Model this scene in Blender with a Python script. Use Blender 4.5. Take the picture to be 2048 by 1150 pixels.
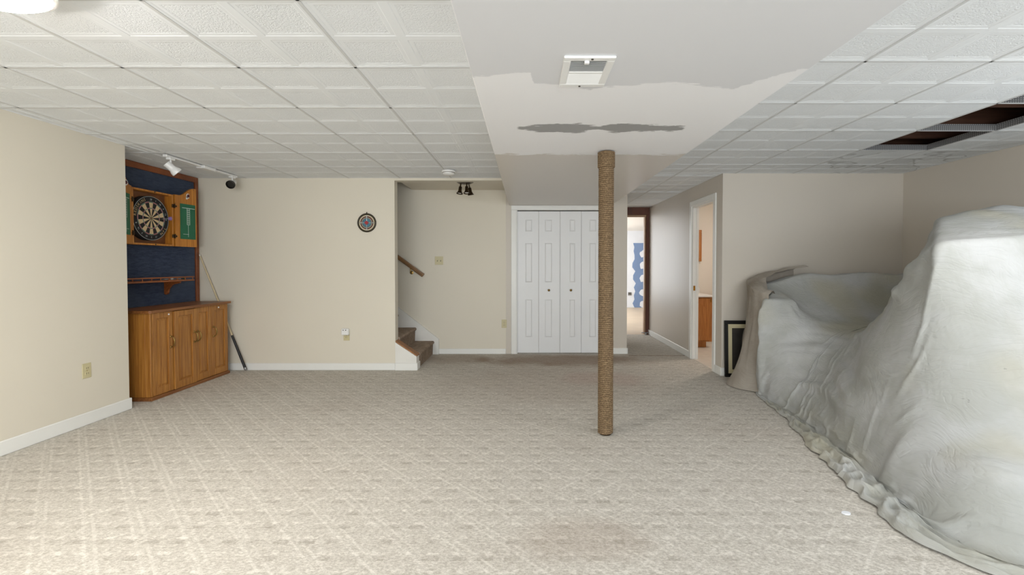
import bpy, math, random
import numpy as np
from mathutils import Vector, noise as mnoise

random.seed(7)
rng = np.random.default_rng(11)
for o in list(bpy.data.objects):
    bpy.data.objects.remove(o)
scene = bpy.context.scene
C = scene.collection
PI = math.pi
R = math.radians

# ------------------------------------------------------------------ camera
cam_d = bpy.data.cameras.new('camera')
cam_d.sensor_width = 36.0
cam_d.lens = 16.0
cam_d.shift_x = -0.0137
cam_d.shift_y = -0.0132
cam_d.clip_start = 0.02
cam = bpy.data.objects.new('camera', cam_d)
cam.location = (0, 0, 1.27)
cam.rotation_euler = (R(90 - 1.2), 0, 0)
C.objects.link(cam)
scene.camera = cam

# ------------------------------------------------------------------ world, daylight, exposure
world = bpy.data.worlds.new('world')
scene.world = world
world.use_nodes = True
bg = world.node_tree.nodes['Background']
bg.inputs[0].default_value = (0.80, 0.90, 1.0, 1)
bg.inputs[1].default_value = 1.0
scene.view_settings.view_transform = 'Standard'
scene.view_settings.look = 'None'
scene.view_settings.gamma = 1.0
scene.view_settings.use_curve_mapping = False
scene.view_settings.exposure = 0.56
scene.cycles.adaptive_threshold = 0.03
scene.cycles.use_light_tree = False


def area_light(name, loc, rot, sx, sy, power, color):
    d = bpy.data.lights.new(name, 'AREA')
    d.shape = 'RECTANGLE'
    d.size = sx
    d.size_y = sy
    d.energy = power
    d.color = color
    o = bpy.data.objects.new(name, d)
    o.location = loc
    o.rotation_euler = rot
    C.objects.link(o)
    return o


# added rear fill, then daylight from the right window and the far room
area_light('added_rear_fill', (0.3, -3.05, 1.15), (R(112), 0, 0), 4.4, 1.7, 135, (0.93, 0.97, 1.0))  # unseen soft fill added behind the camera, tilted up to brighten the ceiling
area_light('daylight_right_window', (4.22, 1.55, 1.62), (0, R(90), 0), 0.85, 2.2, 12, (0.82, 0.90, 1.0))
area_light('daylight_far_room', (0.75, 11.2, 1.35), (0, R(-90), 0), 1.8, 3.0, 75, (0.92, 0.96, 1.0))

# ------------------------------------------------------------------ materials
MATS = {}


def nodes_of(m):
    return m.node_tree.nodes, m.node_tree.links


def mat(name, col, rough=0.6, metal=0.0, var=0.0, var_scale=6.0, bump=0.0, bump_scale=60.0, spec=0.5,
        emit=None, emit_s=0.0, stretch=None, detail=3.0):
    m = bpy.data.materials.new(name)
    m.use_nodes = True
    n, l = nodes_of(m)
    b = n['Principled BSDF']
    b.inputs['Base Color'].default_value = (*col, 1)
    b.inputs['Roughness'].default_value = rough
    b.inputs['Metallic'].default_value = metal
    b.inputs['Specular IOR Level'].default_value = spec
    if emit:
        b.inputs['Emission Color'].default_value = (*emit, 1)
        b.inputs['Emission Strength'].default_value = emit_s
    if var or bump:
        tc = n.new('ShaderNodeTexCoord')
        mp = n.new('ShaderNodeMapping')
        l.new(tc.outputs['Object'], mp.inputs[0])
        if stretch:
            mp.inputs['Scale'].default_value = stretch
    if var:
        t = n.new('ShaderNodeTexNoise')
        t.inputs['Scale'].default_value = var_scale
        t.inputs['Detail'].default_value = detail
        l.new(mp.outputs[0], t.inputs['Vector'])
        rp = n.new('ShaderNodeValToRGB')
        rp.color_ramp.elements[0].position = 0.3
        rp.color_ramp.elements[1].position = 0.7
        rp.color_ramp.elements[0].color = (*[max(0, c * (1 - var)) for c in col], 1)
        rp.color_ramp.elements[1].color = (*[min(1, c * (1 + var)) for c in col], 1)
        l.new(t.outputs['Fac'], rp.inputs[0])
        l.new(rp.outputs[0], b.inputs['Base Color'])
    if bump:
        t2 = n.new('ShaderNodeTexNoise')
        t2.inputs['Scale'].default_value = bump_scale
        t2.inputs['Detail'].default_value = 4
        l.new(mp.outputs[0], t2.inputs['Vector'])
        bp = n.new('ShaderNodeBump')
        bp.inputs['Strength'].default_value = bump
        bp.inputs['Distance'].default_value = 0.01
        l.new(t2.outputs['Fac'], bp.inputs['Height'])
        l.new(bp.outputs[0], b.inputs['Normal'])
    MATS[name] = m
    return m


class G:
    """tiny node-graph helper"""
    def __init__(s, m):
        s.n, s.l = nodes_of(m)
        s.b = s.n['Principled BSDF']

    def put(s, sock, v):
        if isinstance(v, (int, float)):
            sock.default_value = v
        elif isinstance(v, tuple):
            sock.default_value = v
        else:
            s.l.new(v, sock)

    def math(s, op, a, b=0.0, c=None):
        k = s.n.new('ShaderNodeMath')
        k.operation = op
        s.put(k.inputs[0], a)
        s.put(k.inputs[1], b)
        if c is not None:
            s.put(k.inputs[2], c)
        return k.outputs[0]

    def coords(s):
        tc = s.n.new('ShaderNodeTexCoord')
        sp = s.n.new('ShaderNodeSeparateXYZ')
        s.l.new(tc.outputs['Object'], sp.inputs[0])
        return tc.outputs['Object'], sp.outputs[0], sp.outputs[1], sp.outputs[2]

    def noise(s, vec, scale, detail=3.0, rough=0.5, out='Fac'):
        t = s.n.new('ShaderNodeTexNoise')
        t.inputs['Scale'].default_value = scale
        t.inputs['Detail'].default_value = detail
        t.inputs['Roughness'].default_value = rough
        if vec is not None:
            s.l.new(vec, t.inputs['Vector'])
        return t.outputs[out]

    def mapping(s, vec, scale=(1, 1, 1), rot=(0, 0, 0), loc=(0, 0, 0)):
        m = s.n.new('ShaderNodeMapping')
        m.inputs['Scale'].default_value = scale
        m.inputs['Rotation'].default_value = rot
        m.inputs['Location'].default_value = loc
        s.l.new(vec, m.inputs[0])
        return m.outputs[0]

    def smooth(s, v, lo, hi):
        k = s.n.new('ShaderNodeMapRange')
        k.interpolation_type = 'SMOOTHSTEP'
        s.put(k.inputs['Value'], v)
        k.inputs['From Min'].default_value = lo
        k.inputs['From Max'].default_value = hi
        return k.outputs[0]

    def mix(s, f, a, b):
        k = s.n.new('ShaderNodeMix')
        k.data_type = 'RGBA'
        s.put(k.inputs[0], f)
        s.put(k.inputs[6], a)
        s.put(k.inputs[7], b)
        return k.outputs[2]

    def bump(s, h, strength, dist=0.01):
        k = s.n.new('ShaderNodeBump')
        k.inputs['Strength'].default_value = strength
        k.inputs['Distance'].default_value = dist
        s.l.new(h, k.inputs['Height'])
        s.l.new(k.outputs[0], s.b.inputs['Normal'])


def rgb(r, g, b):
    """sRGB 0-255 to linear"""
    def f(c):
        c /= 255
        return c / 12.92 if c <= 0.04045 else ((c + 0.055) / 1.055) ** 2.4
    return (f(r), f(g), f(b))


mat('wall_cream', rgb(225, 218, 202), 0.55, var=0.015, var_scale=1.2, detail=1.0)
mat('wall_greige', rgb(208, 200, 188), 0.42, var=0.015, var_scale=1.2, detail=1.0)
mat('wall_white', rgb(238, 232, 222), 0.55, var=0.0)
mat('trim_white', rgb(238, 238, 234), 0.35, var=0.015, var_scale=4)
mat('door_white', rgb(236, 237, 238), 0.4, var=0.01, var_scale=3)
mat('tile_white', rgb(236, 236, 232), 0.8)
mat('runner_white', rgb(212, 213, 213), 0.5)
mat('plastic_white', rgb(240, 240, 238), 0.3)
mat('plate_ivory', rgb(204, 194, 154), 0.35)
mat('slot_dark', rgb(60, 55, 45), 0.6)
mat('black', rgb(18, 17, 17), 0.45)
mat('black_gloss', rgb(14, 13, 13), 0.2)
mat('dark_gap', rgb(12, 11, 10), 0.9)
mat('steel', rgb(150, 150, 150), 0.35, metal=0.9)
mat('chrome', rgb(220, 220, 220), 0.12, metal=1.0)
mat('brass_aged', rgb(150, 122, 70), 0.35, metal=0.9, var=0.2, var_scale=40)
mat('brass', rgb(200, 150, 70), 0.25, metal=0.9)
mat('bronze_dark', rgb(70, 56, 40), 0.35, metal=0.8)
mat('joist_wood', rgb(84, 54, 38), 0.7, var=0.25, var_scale=8, stretch=(0.4, 6, 6))
mat('subfloor', rgb(46, 36, 28), 0.9)
mat('brown_lumber', rgb(96, 52, 34), 0.5, var=0.25, var_scale=7, stretch=(1, 1, 0.2))
mat('tan_lumber', rgb(176, 142, 112), 0.5, var=0.1, var_scale=7)
mat('rail_wood', rgb(128, 94, 58), 0.4, var=0.15, var_scale=10)
mat('cap_wood', rgb(150, 100, 56), 0.5, var=0.25, var_scale=12)
mat('blue_drywall', rgb(124, 146, 182), 0.8, var=0.04, var_scale=2)
mat('mud_white', rgb(232, 234, 238), 0.85, var=0.02)
mat('far_floor', rgb(206, 186, 160), 0.45, var=0.06, var_scale=2.0)
mat('vinyl_floor', rgb(226, 220, 210), 0.4, var=0.06, var_scale=8)
mat('green_board', rgb(38, 104, 74), 0.7, var=0.12, var_scale=5)
mat('chalk', rgb(214, 226, 220), 0.9)
mat('sisal', rgb(214, 190, 150), 0.9, var=0.06, var_scale=60)
mat('dart_black', rgb(24, 24, 28), 0.8)
mat('dart_red', rgb(170, 56, 60), 0.8)
mat('dart_green', rgb(42, 96, 62), 0.8)
mat('dart_purple', rgb(150, 120, 190), 0.5)
mat('gold_letter', rgb(200, 175, 130), 0.6)
mat('silver', rgb(190, 200, 205), 0.3, metal=0.7)
mat('cabinet_back', rgb(122, 78, 44), 0.6, var=0.15, var_scale=10)
mat('mat_cream', rgb(206, 196, 160), 0.8)
mat('picture_dark', rgb(52, 48, 44), 0.5, var=0.3, var_scale=8)
mat('maroon', rgb(84, 26, 34), 0.5)
mat('teal', rgb(74, 118, 138), 0.5, var=0.15, var_scale=30)
mat('olive_metal', rgb(54, 47, 30), 0.4, metal=0.3)
mat('ring_cream', rgb(206, 194, 164), 0.6)
mat('cue_maple', rgb(212, 194, 156), 0.35)
mat('glass_window', rgb(230, 240, 250), 0.05)
mat('lamp_glow', (1, 1, 1), 0.4, emit=(1.0, 0.95, 0.88), emit_s=84.0)
mat('lamp_glow_soft', (1, 1, 1), 0.4, emit=(1.0, 0.97, 0.93), emit_s=26.0)
mat('bath_glow', (1, 1, 1), 0.4, emit=(1.0, 0.88, 0.78), emit_s=45.0)
mat('stringer_white', rgb(232, 230, 224), 0.45, var=0.03, var_scale=6)


def wood(name, c1, c2, grain=(1, 1, 0.08), scale=22.0, rough=0.42, knots=False):
    m = mat(name, c1, rough)
    g = G(m)
    o, x, y, z = g.coords()
    v = g.mapping(o, scale=grain)
    a = g.noise(v, scale, 5, 0.6)
    f = g.smooth(a, 0.3, 0.72)
    big = g.smooth(g.noise(g.mapping(o, scale=(1.0, 1.0, 0.35)), 4.0, 2), 0.3, 0.7)
    col = g.mix(f, (*c1, 1), (*c2, 1))
    col = g.mix(g.math('MULTIPLY', big, 0.35), col, (*[c * 0.72 for c in c2], 1))
    if knots:
        vo = g.n.new('ShaderNodeTexVoronoi')
        vo.inputs['Scale'].default_value = 9.0
        g.l.new(o, vo.inputs['Vector'])
        k = g.smooth(vo.outputs['Distance'], 0.14, 0.05)
        col = g.mix(k, col, (*[c * 0.25 for c in c2], 1))
    g.l.new(col, g.b.inputs['Base Color'])
    g.bump(a, 0.08, 0.004)
    return m


wood('oak', rgb(196, 138, 66), rgb(150, 94, 36), (3, 3, 0.12))
wood('oak_side', rgb(200, 142, 66), rgb(158, 100, 40), (3, 3, 0.10))
wood('oak_top', rgb(158, 104, 56), rgb(118, 70, 32), (3, 0.12, 3))
wood('pine', rgb(214, 146, 58), rgb(178, 108, 34), (3, 3, 0.15), knots=True)
wood('cherry_trim', rgb(150, 84, 42), rgb(110, 56, 26), (3, 0.15, 0.3))
wood('shelf_wood', rgb(168, 98, 48), rgb(124, 66, 28), (3, 0.15, 3))
wood('bath_oak', rgb(206, 140, 76), rgb(168, 104, 50), (3, 3, 0.15))


def make_carpet():
    m = mat('carpet', rgb(196, 184, 168), 0.95, spec=0.1)
    g = G(m)
    o, x, y, z = g.coords()
    P = 0.168 * 1.41421356
    wob = g.noise(o, 5.0, 2)
    wob = g.math('MULTIPLY', g.math('SUBTRACT', wob, 0.5), 0.03)
    u = g.math('DIVIDE', g.math('ADD', x, y), P)
    v = g.math('DIVIDE', g.math('ADD', g.math('SUBTRACT', x, y), wob), P)

    def line(t, off, w, soft):
        f = g.math('FRACT', g.math('ADD', t, off))
        d = g.math('ABSOLUTE', g.math('SUBTRACT', f, 0.5))
        return g.smooth(d, w + soft, w)
    la = line(u, 0.15, 0.012, 0.055)
    lb = line(v, 0.4, 0.010, 0.055)
    lc = g.math('MULTIPLY', line(u, 0.37, 0.02, 0.03), 0.45)
    brk = g.smooth(g.noise(o, 2.2, 3), 0.40, 0.65)
    brk2 = g.math('ADD', 0.35, g.math('MULTIPLY', g.smooth(g.noise(g.mapping(o, loc=(4, 7, 0)), 3.0, 3), 0.35, 0.62), 0.65))
    # small wedge motifs in each diamond
    mx = g.math('FRACT', g.math('DIVIDE', x, 0.118))
    myr = g.math('DIVIDE', y, 0.118)
    my = g.math('FRACT', myr)
    tri = g.math('ABSOLUTE', g.math('SUBTRACT', mx, 0.5))
    row = g.math('SUBTRACT', my, 0.25)
    inside = g.math('MULTIPLY', g.smooth(tri, 0.34, 0.26),
                    g.math('MULTIPLY', g.smooth(row, 0.0, 0.10), g.smooth(row, 0.45, 0.16)))
    inside2 = g.math('MULTIPLY', g.smooth(tri, 0.30, 0.22),
                     g.math('MULTIPLY', g.smooth(my, 0.58, 0.66), g.smooth(my, 0.90, 0.74)))
    fine = g.noise(g.mapping(o, scale=(0.6, 1.0, 1.0)), 95.0, 3, 0.8)
    mid = g.noise(o, 28.0, 2, 0.6)
    patch = g.noise(o, 0.9, 2, 0.6)
    n_blob = g.noise(o, 3.0, 3)
    h = g.math('ADD', g.math('MULTIPLY', g.math('MULTIPLY', la, brk2), 0.34), g.math('MULTIPLY', g.math('MULTIPLY', lb, brk), 0.36))
    h = g.math('ADD', h, g.math('MULTIPLY', lc, 0.5))
    mo = g.noise(g.mapping(o, loc=(1, 5, 0)), 6.0, 2)
    wed = g.math('MULTIPLY', g.math('MULTIPLY', inside, g.smooth(mid, 0.30, 0.6)), g.smooth(mo, 0.38, 0.62))
    h = g.math('SUBTRACT', h, g.math('MULTIPLY', wed, 0.75))
    h = g.math('ADD', h, g.math('MULTIPLY', g.math('MULTIPLY', inside2, g.smooth(mid, 0.35, 0.6)), 0.40))
    h = g.math('ADD', h, g.math('MULTIPLY', g.math('SUBTRACT', fine, 0.5), 3.4))
    h = g.math('ADD', h, g.math('MULTIPLY', g.math('SUBTRACT', mid, 0.5), 1.0))
    f = g.smooth(h, -1.1, 1.3)
    col = g.mix(f, (*rgb(167, 160, 149), 1), (*rgb(233, 228, 219), 1))

    # traffic soil and spills with shapes of their own
    def blob(cx, cy, rx, ry, amp):
        dx = g.math('DIVIDE', g.math('SUBTRACT', x, cx), rx)
        dy = g.math('DIVIDE', g.math('SUBTRACT', y, cy), ry)
        r2 = g.math('ADD', g.math('MULTIPLY', dx, dx), g.math('MULTIPLY', dy, dy))
        r2 = g.math('ADD', r2, g.math('MULTIPLY', g.math('SUBTRACT', n_blob, 0.5), 1.3))
        return g.math('MULTIPLY', g.smooth(r2, 1.25, 0.1), amp)
    soil = g.math('ADD', blob(0.5, 6.02, 1.25, 0.42, 0.60), blob(-0.9, 6.1, 0.6, 0.35, 0.35))
    soil = g.math('ADD', soil, blob(0.25, 2.08, 0.34, 0.2, 0.22))
    soil = g.math('ADD', soil, blob(0.3, 4.9, 1.3, 0.9, 0.16))
    soil = g.math('ADD', soil, g.math('MULTIPLY', g.smooth(patch, 0.5, 0.75), 0.10))
    col = g.mix(soil, col, (*rgb(140, 114, 92), 1))
    col = g.mix(blob(0.85, 5.05, 0.5, 0.35, 0.14), col, (*rgb(180, 120, 110), 1))
    g.l.new(col, g.b.inputs['Base Color'])
    g.bump(g.math('ADD', g.math('MULTIPLY', fine, 1.6), g.math('MULTIPLY', la, 0.2)), 0.45, 0.006)
    return m


make_carpet()


def make_stair_carpet():
    m = mat('stair_carpet', rgb(150, 132, 116), 0.95, spec=0.1)
    g = G(m)
    o, x, y, z = g.coords()
    a = g.noise(o, 90, 4, 0.7)
    b = g.noise(g.mapping(o, scale=(1, 3, 0.6)), 14, 3)
    f = g.math('ADD', g.math('MULTIPLY', a, 0.5), g.math('MULTIPLY', b, 0.5))
    g.l.new(g.mix(g.smooth(f, 0.35, 0.65), (*rgb(120, 103, 90), 1), (*rgb(176, 158, 140), 1)), g.b.inputs['Base Color'])
    g.bump(a, 0.4, 0.005)


make_stair_carpet()


def make_tile_mats():
    # pebbled field with a plain moulded border; the field is told by its height in the tile
    for name, stain in (('tile_face', False), ('tile_stained', True)):
        m = mat(name, rgb(237, 240, 242), 0.85, spec=0.2)
        g = G(m)
        geo = g.n.new('ShaderNodeNewGeometry')
        o = geo.outputs['Position']
        a = g.noise(o, 62.0, 3, 0.55)
        ridge = g.math('ABSOLUTE', g.math('SUBTRACT', a, 0.5))
        tc, x, y, z = g.coords()
        field = g.smooth(z, 0.0022, 0.0032)
        hgt = g.math('MULTIPLY', g.smooth(ridge, 0.0, 0.12), field)
        g.bump(hgt, 0.34, 0.006)
        if stain:
            n1 = g.noise(g.mapping(o, scale=(1, 1.3, 1)), 1.9, 2, 0.45)
            r = g.math('ABSOLUTE', g.math('SUBTRACT', n1, 0.52))
            ringl = g.math('MULTIPLY', g.smooth(r, 0.016, 0.003), 0.40)
            inner = g.math('MULTIPLY', g.smooth(n1, 0.50, 0.56), 0.10)
            ringl = g.math('MAXIMUM', ringl, inner)
            g.l.new(g.mix(ringl, (*rgb(237, 240, 242), 1), (*rgb(128, 126, 122), 1)), g.b.inputs['Base Color'])


make_tile_mats()


def make_soffit_mat():
    m = mat('soffit_paint', rgb(208, 206, 204), 0.5)
    g = G(m)
    o, x, y, z = g.coords()
    n1 = g.noise(g.mapping(o, scale=(0.55, 1, 1)), 7.0, 5, 0.6)
    n2 = g.noise(g.mapping(o, scale=(1.0, 1, 1), loc=(3, 1, 0)), 2.2, 2, 0.5)
    wig = g.math('ADD', g.math('MULTIPLY', g.math('SUBTRACT', n1, 0.5), 0.26),
                 g.math('MULTIPLY', g.math('SUBTRACT', n2, 0.5), 0.45))
    t = g.math('ADD', y, wig)
    # primer band across the soffit, brushed edges
    rp = g.n.new('ShaderNodeValToRGB')
    els = rp.color_ramp.elements
    prof = [(-.24, 2.04), (-.05, 2.0), (.02, 2.015), (.035, 2.11), (.16, 2.14), (.31, 2.19), (.37, 2.15), (.69, 2.09), (.985, 2.19), (1.04, 2.11), (1.18, 1.95)]
    for k, (px, py) in enumerate(prof):
        e_ = els[k] if k < 2 else els.new(1.0)
        e_.position = (px + .24) / 1.45
        v_ = (py - 1.9) / .4
        e_.color = (v_, v_, v_, 1)
    g.l.new(g.math('DIVIDE', g.math('ADD', x, .24), 1.45), rp.inputs[0])
    bd = g.math('ADD', g.math('MULTIPLY', rp.outputs[0], .4), 1.9)
    brush = g.noise(g.mapping(o, scale=(0.35, 1.6, 1)), 22.0, 5, 0.65)
    wig = g.math('ADD', g.math('MULTIPLY', g.math('SUBTRACT', n1, 0.5), 0.07), g.math('MULTIPLY', g.math('SUBTRACT', brush, 0.5), 0.10))
    a = g.smooth(g.math('SUBTRACT', g.math('ADD', y, wig), bd), -0.004, 0.006)
    b = g.smooth(g.math('ADD', y, g.math('MULTIPLY', wig, 2.5)), 3.50, 3.47)
    primer = g.math('MULTIPLY', a, b)
    # bare strip scraped through the primer
    n3 = g.noise(g.mapping(o, scale=(1.0, 3, 1), loc=(7, 2, 0)), 3.2, 3, 0.6)
    yc = g.math('ADD', 2.81, g.math('MULTIPLY', g.math('SUBTRACT', n3, 0.5), 0.10))
    xs = g.math('ABSOLUTE', g.math('SUBTRACT', x, 0.46))
    half = g.math('SUBTRACT', 0.098, g.math('MULTIPLY', g.math('POWER', xs, 2.0), 0.26))
    pinch = g.math('MULTIPLY', g.smooth(g.math('ABSOLUTE', g.math('SUBTRACT', x, 0.44)), 0.14, 0.0), 0.07)
    half = g.math('SUBTRACT', half, pinch)
    half = g.math('ADD', half, g.math('MULTIPLY', g.math('SUBTRACT', brush, 0.5), 0.16))
    dd = g.math('SUBTRACT', g.math('ABSOLUTE', g.math('SUBTRACT', y, yc)), half)
    bare = g.math('MULTIPLY', g.smooth(dd, 0.006, -0.004), g.smooth(xs, 0.52, 0.50))
    front = (*rgb(224, 225, 228), 1)
    back = (*rgb(212, 206, 198), 1)
    col = g.mix(g.smooth(y, 2.6, 3.3), front, back)
    col = g.mix(primer, col, (*rgb(247, 247, 249), 1))
    col = g.mix(bare, col, (*rgb(160, 160, 160), 1))
    g.l.new(col, g.b.inputs['Base Color'])
    rr = g.math('SUBTRACT', 0.55, g.math('MULTIPLY', g.smooth(y, 3.2, 3.6), 0.22))
    g.l.new(rr, g.b.inputs['Roughness'])


make_soffit_mat()


def make_blue_fabric():
    m = mat('blue_board', rgb(48, 60, 82), 0.9, spec=0.15)
    g = G(m)
    o, x, y, z = g.coords()
    a = g.noise(g.mapping(o, scale=(1, 0.35, 2.0)), 40, 4, 0.7)
    b = g.noise(o, 2.5, 3)
    c = g.mix(g.smooth(a, 0.3, 0.7), (*rgb(52, 61, 80), 1), (*rgb(70, 80, 102), 1))
    g.l.new(g.mix(g.math('MULTIPLY', g.smooth(b, 0.4, 0.7), 0.35), c, (*rgb(86, 96, 112), 1)), g.b.inputs['Base Color'])
    g.bump(a, 0.15, 0.004)


make_blue_fabric()


def make_rope():
    m = mat('rope', rgb(176, 140, 98), 0.9, spec=0.15)
    g = G(m)
    o, x, y, z = g.coords()
    a = g.noise(g.mapping(o, scale=(1, 1, 1.0)), 120, 3, 0.7)
    b = g.noise(o, 5, 2)
    c = g.mix(g.smooth(a, 0.3, 0.7), (*rgb(94, 76, 56), 1), (*rgb(156, 132, 102), 1))
    g.l.new(g.mix(g.math('MULTIPLY', g.smooth(b, 0.45, 0.7), 0.3), c, (*rgb(126, 106, 84), 1)), g.b.inputs['Base Color'])
    g.bump(a, 0.5, 0.004)


make_rope()


def make_canvas(name, c1, c2, stain, blue=False):
    m = mat(name, c1, 0.9, spec=0.15)
    g = G(m)
    o, x, y, z = g.coords()
    a = g.noise(o, 2.3, 4, 0.6)
    b = g.noise(g.mapping(o, loc=(5, 3, 1)), 1.3, 2, 0.5)
    weave = g.noise(o, 220, 2, 0.7)
    col = g.mix(g.smooth(a, 0.35, 0.65), (*c1, 1), (*c2, 1))
    col = g.mix(g.math('MULTIPLY', g.smooth(b, 0.52, 0.68), 0.55), col, (*stain, 1))
    col = g.mix(g.math('MULTIPLY', weave, 0.08), col, (0.2, 0.2, 0.2, 1))
    if blue:
        sp = g.noise(g.mapping(o, scale=(1, 1, 2.0), loc=(2, 2, 2)), 9.0, 4, 0.7)
        reg = g.noise(g.mapping(o, loc=(9, 4, 2)), 1.6, 1)
        k = g.math('MULTIPLY', g.smooth(sp, 0.70, 0.76), g.smooth(reg, 0.5, 0.6))
        col = g.mix(g.math('MULTIPLY', k, 0.6), col, (*rgb(96, 96, 90), 1))
    g.l.new(col, g.b.inputs['Base Color'])
    # creases: stretched warped noise ridges in two directions
    d = g.noise(o, 2.0, 1, 0.5, out='Color')
    mv = g.n.new('ShaderNodeVectorMath')
    mv.operation = 'MULTIPLY_ADD'
    g.l.new(d, mv.inputs[0])
    mv.inputs[1].default_value = (0.5, 0.5, 0.5)
    g.l.new(o, mv.inputs[2])
    c1n = g.noise(g.mapping(mv.outputs[0], scale=(2.0, 2.0, 9.0), rot=(0.5, 0.35, 0.2)), 2.4, 3, 0.55)
    c2n = g.noise(g.mapping(mv.outputs[0], scale=(6.0, 3.0, 2.0), rot=(0.1, 0.9, 0.7)), 2.6, 2, 0.55)
    r1 = g.math('ABSOLUTE', g.math('SUBTRACT', c1n, 0.5))
    r2 = g.math('ABSOLUTE', g.math('SUBTRACT', c2n, 0.5))
    hh = g.math('ADD', g.math('MULTIPLY', g.smooth(r1, 0.0, 0.10), 0.6), g.math('MULTIPLY', g.smooth(r2, 0.0, 0.08), 0.35))
    hh = g.math('ADD', hh, g.math('MULTIPLY', weave, 0.07))
    g.bump(hh, 0.24, 0.012)


make_canvas('canvas_grey', rgb(188, 189, 188), rgb(172, 173, 168), rgb(178, 172, 148), True)
make_canvas('canvas_tan', rgb(176, 168, 157), rgb(160, 151, 139), rgb(142, 131, 116))


def make_perforated():
    m = mat('runner_web', rgb(120, 120, 120), 0.4, metal=0.6)
    g = G(m)
    o, x, y, z = g.coords()
    fx = g.math('ABSOLUTE', g.math('SUBTRACT', g.math('FRACT', g.math('DIVIDE', g.math('ADD', x, y), 0.016)), 0.5))
    fz = g.math('ABSOLUTE', g.math('SUBTRACT', g.math('FRACT', g.math('DIVIDE', z, 0.013)), 0.5))
    r = g.math('ADD', g.math('MULTIPLY', fx, fx), g.math('MULTIPLY', fz, fz))
    g.l.new(g.mix(g.smooth(r, 0.10, 0.05), (*rgb(128, 128, 128), 1), (*rgb(196, 196, 196), 1)), g.b.inputs['Base Color'])


make_perforated()

# ------------------------------------------------------------------ mesh helpers


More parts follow.
